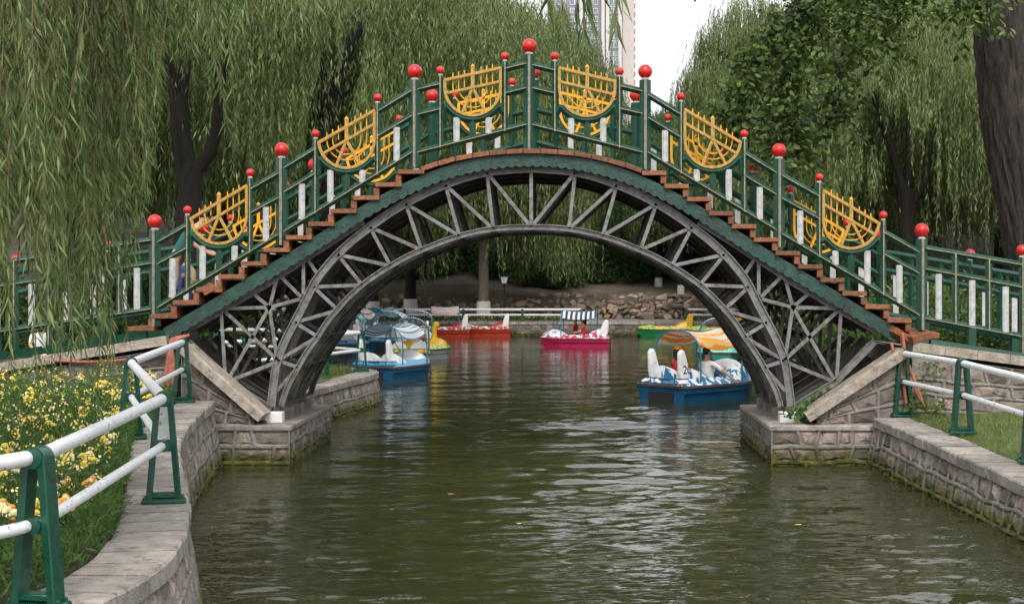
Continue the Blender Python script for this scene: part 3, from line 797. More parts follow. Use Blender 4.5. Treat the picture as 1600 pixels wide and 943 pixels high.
top_ = []
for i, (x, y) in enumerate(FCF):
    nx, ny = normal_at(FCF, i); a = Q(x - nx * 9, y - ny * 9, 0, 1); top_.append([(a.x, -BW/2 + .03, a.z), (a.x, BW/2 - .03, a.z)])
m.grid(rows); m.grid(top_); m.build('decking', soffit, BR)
# ---- trussed arch ribs
UC = [(421, 636), (425, 600), (431, 563), (444, 530), (459, 501), (473, 474), (490, 440), (508, 416), (525, 397), (549, 375), (576, 354), (604, 334), (632, 317), (663, 301), (694.5, 287.5), (727, 276), (760, 268), (794, 264), (829.5, 262)]
LC = [(437, 636), (444, 612), (463, 574), (478, 549), (494, 526), (508, 504), (525, 483.5), (544, 463), (564, 445), (586, 429), (608.5, 415), (633, 401), (657.5, 390), (687, 378), (717, 368), (743, 361.5), (770, 357), (800, 354.5), (829.5, 354)]
WEB = [((829.5, 262), (829.5, 354)), ((829.5, 354), (760, 268)), ((760, 268), (770, 357)), ((770, 357), (694.5, 287.5)), ((694.5, 287.5), (717, 368)), ((717, 368), (632, 317)), ((632, 317), (657.5, 390)), ((657.5, 390), (576, 354)), ((576, 354), (608.5, 415)), ((608.5, 415), (525, 397)), ((525, 397), (564, 445)), ((564, 445), (487, 448)), ((487, 448), (525, 483.5)), ((523, 485), (458, 504)), ((458, 504), (494, 526)), ((494, 526), (431, 564)), ((431, 564), (463, 574)), ((463, 574), (425, 616)),
       ((343, 482), (418, 480)), ((418, 480), (467, 467)), ((391, 457), (418, 480)), ((431, 430), (418, 480)), ((434, 430), (468, 464)), ((471.5, 405), (471.5, 460)), ((477, 403), (493, 427)), ((342, 484), (349, 596)), ((345, 484), (431, 563)), ((418, 480), (430, 562)), ((418, 480), (351, 597)), ((352, 597), (431, 565)),
       ]
STRUT = [((290, 534), (351, 597), (421, 640)), ((283, 519), (345, 484), (418, 441), (477, 402), (530, 368), (566, 345))]
def mir(p): return (2 * MIRX - p[0], p[1])
def yoff(o_, p): v = Q(p[0], p[1], 0, 1); v.y = -BW / 2 + o_; return v
for r_i, o_ in enumerate((.16, .93, 1.74, BW - .14)):
    full = fine(UC, 3); full = full + [mir(p) for p in full[-2::-1]]
    fl = fine(LC, 3); fl = fl + [mir(p) for p in fl[-2::-1]]
    m = MB(); path = [yoff(o_, p) for p in full]
    I = lambda h, w, t: [(h, -w), (h, w), (h - t, w), (h - t, t), (-h + t, t), (-h + t, w), (-h, w), (-h, -w), (-h + t, -w), (-h + t, -t), (h - t, -t), (h - t, -w)]
    m.prism(path, I(.062, .055, .016), (0, 1, 0)); uc = m.build('upper_chord', steel if r_i == 0 else steel_dark, BR)  # ribs behind the near one take the steel with shade in its colour
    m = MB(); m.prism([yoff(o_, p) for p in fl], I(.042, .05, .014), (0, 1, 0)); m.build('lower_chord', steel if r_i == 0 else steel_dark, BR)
    for (a, b) in WEB:
        for f in ((lambda p: p), mir):
            if f is mir and a[0] == b[0] == MIRX: continue
            A, B = yoff(o_, f(a)), yoff(o_, f(b)); t = .052
            m = MB(); m.prism([A, B], [(-t/2, -.028), (t/2, -.028), (t/2, -.018), (-t/2 + .01, -.018), (-t/2 + .01, .028), (-t/2, .028)], (0, 1, 0))
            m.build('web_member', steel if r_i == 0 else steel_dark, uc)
    for st in STRUT:
        for f in ((lambda p: p), mir):
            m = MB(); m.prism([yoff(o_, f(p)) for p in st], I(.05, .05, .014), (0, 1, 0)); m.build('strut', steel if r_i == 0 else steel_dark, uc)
# cross ties between the ribs
for (pl, rr) in ((UC, .028), (LC, .022)):
    for i, p in enumerate(pl):
        if i % 2: continue
        for f in ((lambda p: p), mir):
            if f is mir and abs(p[0] - MIRX) < 1: continue
            m = MB(); m.bar(yoff(.2, f(p)), yoff(BW - .18, f(p)), .05, .035, (0, 0, 1)); m.build('cross_tie', steel_dark, BR)
for i in range(0, len(LC) - 2, 2):
    for f in ((lambda p: p), mir):
        for (oa, ob) in ((.2, .93), (.93, 1.74), (1.74, BW - .18)):
            m = MB(); m.bar(yoff(oa, f(LC[i])), yoff(ob, f(LC[i + 2])), .022, .022, (0, 0, 1)); m.build('brace', steel_dark, BR)
# white bearing blocks under the rib feet
for r_i, o_ in enumerate((.16, .93, 1.74, BW - .14)):
    for f in ((lambda p: p), mir):
        c = yoff(o_, f((424, 645))); m = MB(); m.cbox((c.x, c.y, .58 + .075), (.30, .20, .17), .012); m.build('bearing_block', mat('block_paint', (.62, .62, .60), .7, var=.15, col2=(.4, .36, .3), thr=.62) if 'block_paint' not in MATS else (MATS['block_paint'] if r_i == 0 else mortar_m), BR)
# loose broken board ends by the right foot of the steps
for (x, y, w, h, tl, z) in ((1402, 521, 34, 10, .55, .1), (1428, 524, 34, 11, -.25, .16), (1446, 521, 28, 9, .05, .05), (322, 451, 20, 8, -.5, .1)):
    c = Q(x, y, z); o = MB().cbox((0, 0, 0), (w * K, .5, h * K), .006).build('broken_board', wood, BR); o.location = c + Vector((0, .2, 0)); o.rotation_euler = (.1, tl, .3)

# ------------------------------------------------------------------ piers, sloping kerbs, approach walls
PX0, PX1, PY0, PY1, PZ = -4.08, 3.02, 20.78, 24.3, .58
def pier(name, x_in, x_out, s, label, seed):
    """s = +1: channel on the +x side"""
    root = empty(name, (x_in, PY0, 0)); tag(root, label, 'pier'); o0 = Vector((x_in, PY0, 0))
    W = abs(x_out - x_in); V = PZ - .06 + .18
    def Ff(u, v): return Vector((min(x_in, x_out) + u, PY0, -.18 + v)) - o0, Vector((0, -1, 0))
    masonry(root, Ff, W, V, .24, .42, seed, joint=.035)
    def Fs(u, v): return Vector((x_in, PY0 + u, -.18 + v)) - o0, Vector((s, 0, 0))
    masonry(root, Fs, PY1 - PY0, V, .26, .24, seed + 1, joint=.03)
    m = MB(); m.cbox(Vector(((x_in + x_out) / 2 + s * .015, (PY0 + PY1) / 2, PZ - .04)) - o0, (W + .03, PY1 - PY0 + .05, .09), .02); m.build('cap_slab', cap_m, root)
    # battered wall face above the cap, up to the kerb, and the sloping kerb stone
    k0 = P(297 if s > 0 else 1398, 556 if s > 0 else 562, PY0); k1 = P(408 if s > 0 else 1262, 653, PY0)
    def Fw(u, v):
        x = k1.x + (k0.x - k1.x) * 1.15 * u; zt = k1.z + (k0.z - k1.z) * 1.15 * u
        z = PZ + (zt - .02 - PZ) * v; return Vector((x, PY0 + .10, z)) - o0, Vector((0, -1, 0))
    L = abs(k0.x - k1.x) * 1.15
    rngp = random.Random(seed)
    def Fw2(u, v): return Fw(max(.10, u / L), v / .9)
    masonry(root, Fw2, L, .9, .3, .36, seed + 2, joint=.03)
    m = MB(); a = k0 + (k0 - k1) * .12 - o0; b = k1 - o0
    m.prism([b, a], [(-.075, .0), (-.075, .50), (.075, .50), (.085, .0), (.06, -.05), (-.06, -.05)] if s < 0 else [(.075, .0), (.06, -.05), (-.06, -.05), (-.085, 0), (-.075, .5), (.075, .5)], (0, 1, 0)); m.build('sloping_kerb', slope_m, root)
    # earth slope under the bridge between the near and far kerbs
    m = MB(); g0 = k0 - o0; g1 = k1 - o0
    m.add([(g0.x, .3, g0.z - .05), (g1.x, .3, g1.z - .1), (g1.x, PY1 - PY0, g1.z - .1), (g0.x, PY1 - PY0, g0.z - .05)], [(0, 1, 2, 3)])
    m.build('earth_slope', soil, root); return root
pier('stone_pier', PX0, -5.35, 1, 'left stone bridge pier with mossy waterline and white bearing block', 21)
pier('stone_pier', PX1, 4.62, -1, 'right stone bridge pier with weeds growing on its top', 31)
def approach(name, xa, xb, za, zb, label, seed, base, s):
    """retaining wall under the approach railing"""
    y0 = 21.02; root = empty(name, (xa, y0, 0)); tag(root, label, 'wall'); L = abs(xb - xa); V = max(za, zb) - base; d = 1 if xb > xa else -1
    def F(u, v):
        uu = u if d > 0 else L - u; zt = za + (zb - za) * uu / L - .13
        return Vector((uu * d, 0, base + (zt - base) * v / V)), Vector((0, -1, 0))
    masonry(root, F, L, V, .34, .50, seed, joint=.03)
    n = 9
    for i in range(n):
        a = Vector((d * (L * i / n + .004), 0, za + (zb - za) * i / n)); b = Vector((d * (L * (i + 1) / n - .004), 0, za + (zb - za) * (i + 1) / n))
        MB().prism([a, b], [(-.07, -.06), (.07, -.06), (.07, .45), (-.07, .45)] , (0, 1, 0)).build('coping_stone', slope_m, root)
    m = MB(); m.add([(0, .4, za - .02), (d * L, .4, zb - .02), (d * L, BW + .2, zb - .02), (0, BW + .2, za - .02)], [(0, 1, 2, 3)]); m.build('deck_slab', path_m, root)
    m = MB(); m.add([(0, .1, base), (0, BW + .25, base), (0, BW + .25, za - .05), (0, .1, za - .05)], [(0, 1, 2, 3)]); m.build('end_wall', mortar_m, root)
    m = MB(); m.add([(0, BW + .25, base), (d * L, BW + .25, base), (d * L, BW + .25, zb - .05), (0, BW + .25, za - .05)], [(0, 1, 2, 3)]); m.build('back_wall', mortar_m, root)
    return root
a = P(1425, 541, 21.02); b = P(1880, 600, 21.02); approach('approach_wall', a.x, b.x, a.z, b.z, 'stone retaining wall under the green railing behind the lawn', 41, .5, 1)
a = P(262, 531, 21.02); b = P(-240, 612, 21.02); approach('approach_wall', a.x, b.x, a.z, b.z, 'stone retaining wall under the green railing behind the flower bed', 43, .6, -1)
# rusty pipes hanging down the abutments
pipe_m = mat('rusty_red_pipe', (.34, .10, .06), .6, var=.3, scale=8, col2=(.2, .07, .04), thr=.55)
def pipes(label, paths):
    root = empty('pipe_bundle', paths[0][-1]); tag(root, label, 'pipes'); o0 = Vector(paths[0][-1])
    for p in paths: MB().tube([Vector(q) - o0 for q in chaikin([Vector(q) for q in p], 2)], .024, 8).build('pipe', pipe_m, root, smooth=True)
pipes('rusty red pipes leaning down the right abutment beside a railing post', [[P(1392, 535, 20.95), P(1402, 565, 20.9), P(1412, 600, 20.85), P(1416, 630, 20.8)], [P(1408, 520, 20.98), P(1411, 545, 20.93), P(1414, 575, 20.85), P(1446, 640, 20.75)], [P(1410, 520, 20.9), P(1415, 560, 20.85), P(1432, 600, 20.8), P(1444, 638, 20.75)]])
pipes('bundle of rusty red pipes standing against the left abutment', [[P(296 - 6 * k, 523 + k, 20.98), P(272 - 3 * k, 532, 20.95), P(266 + 4 * k - 5, 560, 20.9), P(262 + 4 * k - 5, 612, 20.85)] for k in range(4)] + [[P(262, 548, 20.93), P(215, 560, 20.95), P(150, 566, 20.95), P(85, 563, 20.95)]])
# ================================================================== TREES AND PLANTS
def leaf_mesh(name, pos, dirn, ln, wd, mat_, rs, fold=.0, oval=False):
    """one kite (or oval) per leaf; pos = stalk, dirn = unit direction"""
    n = len(pos); d = dirn / np.maximum(1e-6, np.linalg.norm(dirn, axis=1, keepdims=True))
    rv = rs.normal(size=(n, 3)); s = np.cross(d, rv); s /= np.maximum(1e-6, np.linalg.norm(s, axis=1, keepdims=True)); nn = np.cross(d, s)
    ln = np.asarray(ln).reshape(-1, 1) * np.ones((n, 1)); wd = np.asarray(wd).reshape(-1, 1) * np.ones((n, 1))
    if oval:
        V = np.stack([pos, pos + d*ln*.28 + s*wd*.42 + nn*ln*fold, pos + d*ln*.66 + s*wd*.40 + nn*ln*fold, pos + d*ln, pos + d*ln*.66 - s*wd*.40 + nn*ln*fold, pos + d*ln*.28 - s*wd*.42 + nn*ln*fold], 1); k = 6
        F = np.array([[0, 1, 2, 3], [0, 3, 4, 5]])
    else:
        V = np.stack([pos, pos + d*ln*.4 + s*wd*.5 + nn*ln*fold, pos + d*ln, pos + d*ln*.4 - s*wd*.5 + nn*ln*fold], 1); k = 4
        F = np.array([[0, 1, 2, 3]])
    base = (np.arange(n) * k)[:, None, None]; faces = (F[None] + base).reshape(-1)
    me = bpy.data.meshes.new(name); nf = len(faces) // 4
    me.vertices.add(n * k); me.vertices.foreach_set('co', V.reshape(-1).astype(np.float32))
    me.loops.add(len(faces)); me.loops.foreach_set('vertex_index', faces.astype(np.int32))
    me.polygons.add(nf); me.polygons.foreach_set('loop_start', (np.arange(nf) * 4).astype(np.int32)); me.polygons.foreach_set('loop_total', np.full(nf, 4, np.int32))
    me.materials.append(mat_); me.update(calc_edges=True); return me
def strands(starts, out, length, gap, rs, sway=.12, splay=.6):
    """hanging twigs: arrays of leaf positions and directions"""
    M = len(starts); Kmax = int(length.max() / gap) + 1
    t = (np.arange(Kmax)[None, :] + rs.uniform(0, 1, (M, Kmax))) * gap
    ok = t < length[:, None]
    f = t / np.maximum(length[:, None], .01)
    ph = rs.uniform(0, 6.28, (M, 2)); am = rs.uniform(.3, 1, (M, 2)) * sway
    arc = 1 - np.exp(-t * 2.2)
    x = starts[:, None, 0] + out[:, None, 0] * arc + am[:, None, 0] * np.sin(t * 1.7 + ph[:, None, 0]) * f
    y = starts[:, None, 1] + out[:, None, 1] * arc + am[:, None, 1] * np.sin(t * 1.5 + ph[:, None, 1]) * f
    z = starts[:, None, 2] - t + .35 * arc * np.linalg.norm(out, axis=1)[:, None] * .6
    pos = np.stack([x, y, z], -1)[ok]; n = len(pos)
    a = rs.uniform(0, 6.28, n); sp = rs.uniform(.3, 1.0, n) * splay
    d = np.stack([np.cos(a) * sp, np.sin(a) * sp, -np.ones(n)], -1)
    return pos, d
def willow_crown(name, seed, Rr, H, nclump, per, leaf, wid, gap, mat_, hang=(.25, .62), zmin=1.5, inner=.15, keep=None):
    rs = np.random.RandomState(seed); S, O, Ln = [], [], []
    for c in range(nclump):
        r = Rr * math.sqrt(rs.uniform(inner ** 2, 1)); a = rs.uniform(0, 6.283)
        top = H * (.60 + .40 * math.cos(min(1, r / Rr) * 1.45)) * rs.uniform(.86, 1.0)
        cx, cy_ = r * math.cos(a), r * math.sin(a); sp = rs.uniform(.35, .8) * Rr * .17
        k = int(per * rs.uniform(.6, 1.4))
        st = np.stack([cx + rs.normal(0, sp, k), cy_ + rs.normal(0, sp, k), top + rs.normal(0, H * .022, k)], -1)
        ou = np.stack([np.full(k, math.cos(a)), np.full(k, math.sin(a))], -1) * rs.uniform(.1, .9, (k, 1)) * .7 + rs.normal(0, .25, (k, 2))
        l = H * rs.uniform(*hang) * rs.uniform(.45, 1.1, k); l = np.minimum(l, np.maximum(.4, st[:, 2] - zmin * rs.uniform(.9, 1.6, k)))
        S.append(st); O.append(ou); Ln.append(l)
    pos, d = strands(np.concatenate(S), np.concatenate(O), np.concatenate(Ln), gap, rs, sway=.10 * Rr / 4)
    if keep is not None: k_ = keep(pos, rs); pos, d = pos[k_], d[k_]
    n = len(pos)
    return leaf_mesh(name, pos, d, rs.uniform(.65, 1.2, n) * leaf, rs.uniform(.7, 1.2, n) * wid, mat_, rs, .05)
def limb(mb, pts, r0, r1, n=9, wob=.04, seed=0):
    pts = chaikin([Vector(p) for p in pts], 3); k = len(pts); rr = []
    rg = random.Random(seed)
    for i, p in enumerate(pts):
        t = i / (k - 1); rr.append((r0 + (r1 - r0) * t) * (1 + rg.uniform(-wob, wob))); 
    mb.tube(pts, rr, n); return mb
def bark_limb(mb, pts, r0, r1, seed=0, n=40, depth=.10, flare=0.0, step=.12):
    """thick trunk with furrowed, knotted outline"""
    pts = chaikin([Vector(p) for p in pts], 3); dense = [pts[0]]
    for a, b in zip(pts, pts[1:]):
        k = max(1, int((b - a).length / step))
        for i in range(1, k + 1): dense.append(a.lerp(b, i / k))
    N = len(dense); b0 = len(mb.v); ref = Vector((1, 0, 0))
    for i, p in enumerate(dense):
        d = (dense[min(i + 1, N - 1)] - dense[max(i - 1, 0)]).normalized(); ref = (ref - d * ref.dot(d)).normalized(); o = d.cross(ref); t = i / (N - 1); r = r0 + (r1 - r0) * t + flare * max(0, 1 - t * 5) ** 2
        for j in range(n):
            a = 2 * math.pi * j / n; u = Vector((math.cos(a) * 2.2, math.sin(a) * 2.2, p.z * .55 + seed))
            rid = 1 - 2 * abs(mnoise.noise(u * 1.9)); fine_ = 1 - 2 * abs(mnoise.noise(Vector((math.cos(a) * 7, math.sin(a) * 7, p.z * 1.6 + seed)))); lump = mnoise.noise(Vector((math.cos(a), math.sin(a), p.z * .5 + seed)))
            mb.v.append(tuple(p + (ref * math.cos(a) + o * math.sin(a)) * r * (1 + depth * (.55 * rid + .5 * fine_) + .16 * lump)))
    for i in range(N - 1):
        for j in range(n): j2 = (j + 1) % n; mb.face((b0 + i*n + j, b0 + i*n + j2, b0 + (i+1)*n + j2, b0 + (i+1)*n + j))
    return mb
def gen_trunk(seed, H, Rr, r0, lean=(0, 0)):
    rg = random.Random(seed); mb = MB(); fk = H * rg.uniform(.22, .30)
    f = Vector((lean[0] * fk, lean[1] * fk, fk))
    limb(mb, [(0, 0, -.5), (0, 0, 0), (lean[0] * fk * .3, lean[1] * fk * .3, fk * .5), f], r0 * 1.25, r0 * .85, 10, .05, seed)
    nl = rg.randint(4, 6)
    for i in range(nl):
        a = 6.283 * (i + rg.uniform(-.3, .3)) / nl; rr = Rr * rg.uniform(.35, .75); h = H * rg.uniform(.7, .9)
        e = f + Vector((math.cos(a) * rr, math.sin(a) * rr, h - fk)); m_ = f + Vector((math.cos(a) * rr * .4, math.sin(a) * rr * .4, (h - fk) * .35))
        limb(mb, [f - Vector((0, 0, .15)), m_, e], r0 * .55, r0 * .12, 7, .05, seed + i)
        for j in range(2):
            q = m_.lerp(e, rg.uniform(.2, .7)); b2 = a + rg.uniform(-1, 1)
            limb(mb, [q, q + Vector((math.cos(b2) * Rr * .2, math.sin(b2) * Rr * .2, H * .08)), q + Vector((math.cos(b2) * Rr * .4, math.sin(b2) * Rr * .4, H * .10))], r0 * .22, r0 * .06, 5, .05, seed + 9 * i + j)
    return mb
CROWN = {}
CROWN['mid'] = willow_crown('willow_crown', 1, 5.0, 11.0, 105, 24, .21, .031, .066, L_wil, zmin=2.6)
CROWN['mid2'] = willow_crown('willow_crown', 2, 4.6, 12.0, 110, 22, .22, .034, .066, L_wil2, zmin=2.4)
CROWN['far'] = willow_crown('willow_crown', 3, 5.5, 17.0, 150, 22, .32, .058, .105, L_wil, zmin=4.2)
CROWN['far2'] = willow_crown('willow_crown', 4, 5.5, 17.0, 150, 22, .31, .056, .115, L_wil2, zmin=1.9)
CROWN['dark'] = CROWN['far']
TRUNK = {}
def trunk_mesh(key, seed, H, Rr, r0, m_):
    TRUNK[key] = gen_trunk(seed, H, Rr, r0).mesh('trunk', m_, smooth=True); return TRUNK[key]
trunk_mesh('mid', 5, 11.0, 5.0, .27, bark); trunk_mesh('mid2', 6, 12, 4.6, .26, bark); trunk_mesh('far', 7, 17, 5.5, .30, bark); trunk_mesh('far2', 8, 17, 5.5, .30, bark_pale)
TRUNK['dark'] = TRUNK['far']
def willow(x, y, z, kind, label, sc=(1, 1), rz=0, group=None, trunk=None, white=False, name='willow_tree'):
    root = empty(name, (x, y, z)); tag(root, label, 'tree', group)
    c = link(bpy.data.objects.new('crown', CROWN[kind]), root); c.scale = (sc[0], sc[0], sc[1]); c.rotation_euler = (0, 0, rz)
    if kind == 'dark': c.material_slots[0].link = 'OBJECT'; c.material_slots[0].material = L_dark
    t = link(bpy.data.objects.new('trunk', trunk or TRUNK[kind]), root)
    if trunk is None: t.scale = (sc[0], sc[0], sc[1]); t.rotation_euler = (0, 0, rz)
    if white:
        MB().lathe((0, 0, -.3), [(.42, 0), (.41, .6), (.385, 1.25), (.37, 1.3)], 12).build('limewash_band', lime, t, smooth=True)
    return root
def open_view(o, wins):
    """keep the twigs from hanging in front of a trunk: (limb outline, clear width, fade width, how far behind)"""
    def f(pos, rs):
        w = pos + np.array(o)[None]; px = CX + FPX * w[:, 0] / w[:, 1]; py = CY - FPX * (w[:, 2] - CAM_H) / w[:, 1]; k = np.ones(len(pos), bool)
        for (line, wd, fade, bk) in wins:
            d2 = np.full(len(pos), 1e9)
            for (ax, ay), (bx, by) in zip(line, line[1:]):
                t = np.clip(((px - ax) * (bx - ax) + (py - ay) * (by - ay)) / ((bx - ax) ** 2 + (by - ay) ** 2), 0, 1); d2 = np.minimum(d2, np.hypot(px - ax - t * (bx - ax), py - ay - t * (by - ay)))
            lump = 14 * np.sin(px * .13 + py * .02) + 10 * np.sin(px * .31)
            k &= ~((pos[:, 1] < bk) & (rs.uniform(0, 1, len(pos)) < np.clip(1 - (d2 + lump - wd) / fade, 0, .97)))
        return k
    return f
# left bank: the forked dark willow right behind the bridge
def tr(fn, m_):
    mb = MB(); fn(mb); return mb.mesh('trunk', m_, smooth=True)
Y1 = 31.0; o1 = P(288, 560, Y1); o1.z = .75
def L1(px, py, dy=0): q = P(px, py, Y1) - o1; q.y += dy; return q
def t1(mb):
    bark_limb(mb, [(0, 0, -.5), L1(289, 470), L1(291, 380), L1(297, 310), L1(303, 255)], .27, .22, 1, 36, .12, .12)
    limb(mb, [L1(302, 275), L1(288, 225), L1(283, 160), L1(290, 90), L1(300, 10), L1(312, -120)], .17, .09, 9, .06, 2)
    limb(mb, [L1(302, 275), L1(328, 240), L1(342, 190), L1(345, 110), L1(352, 20), L1(372, -100)], .17, .08, 9, .06, 3)
    limb(mb, [L1(292, 330), L1(270, 240, .3), L1(258, 150, .6), L1(238, 40, .8), L1(226, -60, 1)], .10, .05, 8, .06, 4)
    limb(mb, [L1(283, 150), L1(265, 80, -.4), L1(230, 10, -.9)], .10, .04, 6, .06, 5)
CROWN['fork'] = willow_crown('willow_crown', 11, 4.4, 11.0, 62, 26, .20, .028, .052, L_wil, zmin=3.4, keep=open_view(o1, [([(290, 420), (297, 310), (303, 262), (285, 200), (285, 120)], 26, 30, .5), ([(303, 262), (330, 238), (343, 190), (345, 95)], 22, 26, .5), ([(545, 70), (515, 160), (513, 300)], 22, 60, 9)]))
willow(o1.x, o1.y, o1.z, 'fork', 'dark forked willow trunk behind the left flight of steps', (1, 1), 0, trunk=tr(t1, bark))
Y2 = 42.0; o2 = P(513, 560, Y2); o2.z = .75
def L2(px, py, dy=0): q = P(px, py, Y2) - o2; q.y += dy; return q
def t2(mb):
    limb(mb, [(0, 0, -.5), L2(510, 400), L2(513, 300), L2(518, 220), L2(520, 150), L2(545, 70), L2(585, 0), L2(610, -60)], .30, .12, 10, .06, 1)
    limb(mb, [L2(514, 230), L2(503, 150), L2(495, 60), L2(480, -60)], .18, .08, 8, .06, 2)
    limb(mb, [L2(518, 160), L2(530, 150), L2(546, 140)], .12, .05, 8, .06, 3)
CROWN['slender'] = willow_crown('willow_crown', 12, 5.4, 14.0, 95, 24, .24, .037, .074, L_wil, zmin=3.6, keep=open_view(o2, [([(513, 300), (518, 220), (520, 150), (545, 70)], 20, 24, .4)]))
willow(o2.x, o2.y, o2.z, 'slender', 'slender willow behind the left half of the railing, with short stub branch', (1, 1), 0, trunk=tr(t2, bark))
willow(-15.5, 37, .8, 'mid', 'willow left of the forked dark willow, mostly behind the hanging twigs', (1.15, 1.25), 1.0)
willow(-12.5, 47, .8, 'mid', 'willow between the forked willow and the slender willow, further back', (1.25, 1.5), 3.0)
willow(-21, 50, .9, 'far', 'tall willow at the far left edge of the bank', (1.1, 1.0), 3.0)
willow(-11.5, 60, .8, 'far', 'tall willow beyond the left moorings', (1.0, 1.05), 5.0)
# far shore
willow(-4.25, 72.3, .7, 'far2', 'grey-barked willow with whitewashed trunk beside the lamp on the far shore', (.92, 1.0), 1.2, white=True)
willow(-8.3, 75.0, .7, 'far', 'brown-trunked willow with whitewashed base on the far shore, left of the lamp', (.95, 1.08), 2.2, white=True)
willow(-9.9, 72.0, .7, 'far', 'thick whitewashed willow trunk behind the striped canopies', (.9, 1.0), 4.2, white=True)
willow(5.2, 79.5, 2.3, 'dark', 'slim dark tree with whitewashed base on the far slope, right of the gap', (.55, .62), .2, white=True)
willow(6.3, 77.5, 1.9, 'far', 'leaning tree with whitewashed base beside the right end of the far railing', (.5, .62), 3.2, white=True)
willow(10.7, 84, 3.2, 'far2', 'pale willow under the open sky right of the tower block', (.70, 1.02), .6)
willow(4.6, 88, 3.6, 'far2', 'low pale willow below the open sky beside the red finials', (.75, .52), 2.6)
BG_L = 'tall green tree in the wooded backdrop beyond the pond'
rb = random.Random(12)
for (x, y, k, s, h) in ((-46, 96, 'far', 1.25, 1.35), (-38, 100, 'far2', 1.2, 1.4), (-31, 92, 'far', 1.2, 1.3), (-25, 101, 'far', 1.2, 1.35), (-18.5, 94, 'far2', 1.2, 1.22), (-12.5, 99, 'far', 1.2, 1.3), (-6.5, 95, 'far2', 1.1, 1.12), (-2.0, 102, 'far2', 1.0, 1.02), (-28, 80, 'dark', 1.0, 1.0), (-20, 82, 'dark', 1.0, .95), (-15, 84, 'dark', 1, .9), (-1.5, 92, 'dark', .9, .6), (3.5, 97, 'dark', .9, .5), (9, 98, 'dark', .9, .5),
                        (16.5, 90, 'far2', 1.15, 1.05), (22.5, 97, 'far', 1.2, 1.25), (29, 92, 'far', 1.2, 1.3), (36, 99, 'far2', 1.2, 1.3), (43, 95, 'far', 1.2, 1.3), (14, 82, 'dark', .9, .6), (20, 80, 'dark', 1, .9), (27, 82, 'dark', 1, .95), (34, 80, 'dark', 1, 1)):
    willow(x, y, 1.9 + .16 * (y - 76), k, BG_L, (s, h), rb.uniform(0, 6), group='trees of the wooded backdrop', name='backdrop_tree')
# right bank
Y3 = 46.0; o3 = P(1416, 560, Y3); o3.z = .85
def L3(px, py, dy=0): q = P(px, py, Y3) - o3; q.y += dy; return q
def t3(mb):
    bark_limb(mb, [(0, 0, -.5), L3(1417, 430), L3(1417, 360), L3(1416, 295)], .27, .24, 5, 36, .12, .12)
    limb(mb, [L3(1416, 320), L3(1405, 270), L3(1388, 220), L3(1370, 180), L3(1362, 120), L3(1350, 40)], .15, .07, 9, .06, 2)
    limb(mb, [L3(1418, 320), L3(1420, 260), L3(1419, 200), L3(1426, 120), L3(1440, 40)], .14, .06, 9, .06, 3)
    limb(mb, [L3(1418, 330), L3(1450, 280), L3(1458, 220), L3(1480, 150)], .14, .05, 8, .06, 4)
CROWN['pale'] = willow_crown('willow_crown', 13, 4.8, 11.4, 95, 24, .22, .033, .064, L_wil2, zmin=2.9, keep=open_view(o3, [([(1417, 420), (1416, 300), (1395, 235), (1368, 180)], 24, 26, .4), ([(1417, 320), (1420, 215)], 20, 22, .4), ([(1376, 400), (1365, 310)], 16, 20, 3)]))
willow(o3.x, o3.y, o3.z, 'pale', 'pale willow with dark forked trunk behind the right approach railing', (1, 1), 0, trunk=tr(t3, bark))
o4 = P(1372, 560, 52); o4.z = .85
def L4(px, py, dy=0): q = P(px, py, 52) - o4; q.y += dy; return q
def t4(mb):
    limb(mb, [(0, 0, -.5), L4(1376, 420), L4(1372, 350), L4(1362, 300), L4(1350, 250), L4(1330, 190)], .26, .10, 10, .06, 1)
    limb(mb, [L4(1372, 350), L4(1352, 300), L4(1330, 230), L4(1322, 170), L4(1318, 110)], .2, .08, 8, .06, 2)
willow(o4.x, o4.y, o4.z, 'mid2', 'willow with leaning dark trunk just left of the forked pale willow', (1.05, 1.05), 3.4, trunk=tr(t4, bark))
willow(17.0, 55, .9, 'mid2', 'pale willow behind the thick elm trunk', (1.2, 1.15), 5.1)
willow(9.6, 66, .8, 'far', 'willow on the right bank half hidden by elm leaves', (.62, .78), 4.0)
willow(13.5, 72, .8, 'far2', 'tall willow behind the elm leaves on the right', (.9, .95), 1.5)
willow(22, 68, .8, 'far', 'tall willow at the right edge behind the elm', (1.1, 1.05), 2.5)
willow(18.5, 42, .9, 'mid2', 'willow at the right edge of the picture, right of the elm trunk', (.9, 1.0), 2.0)

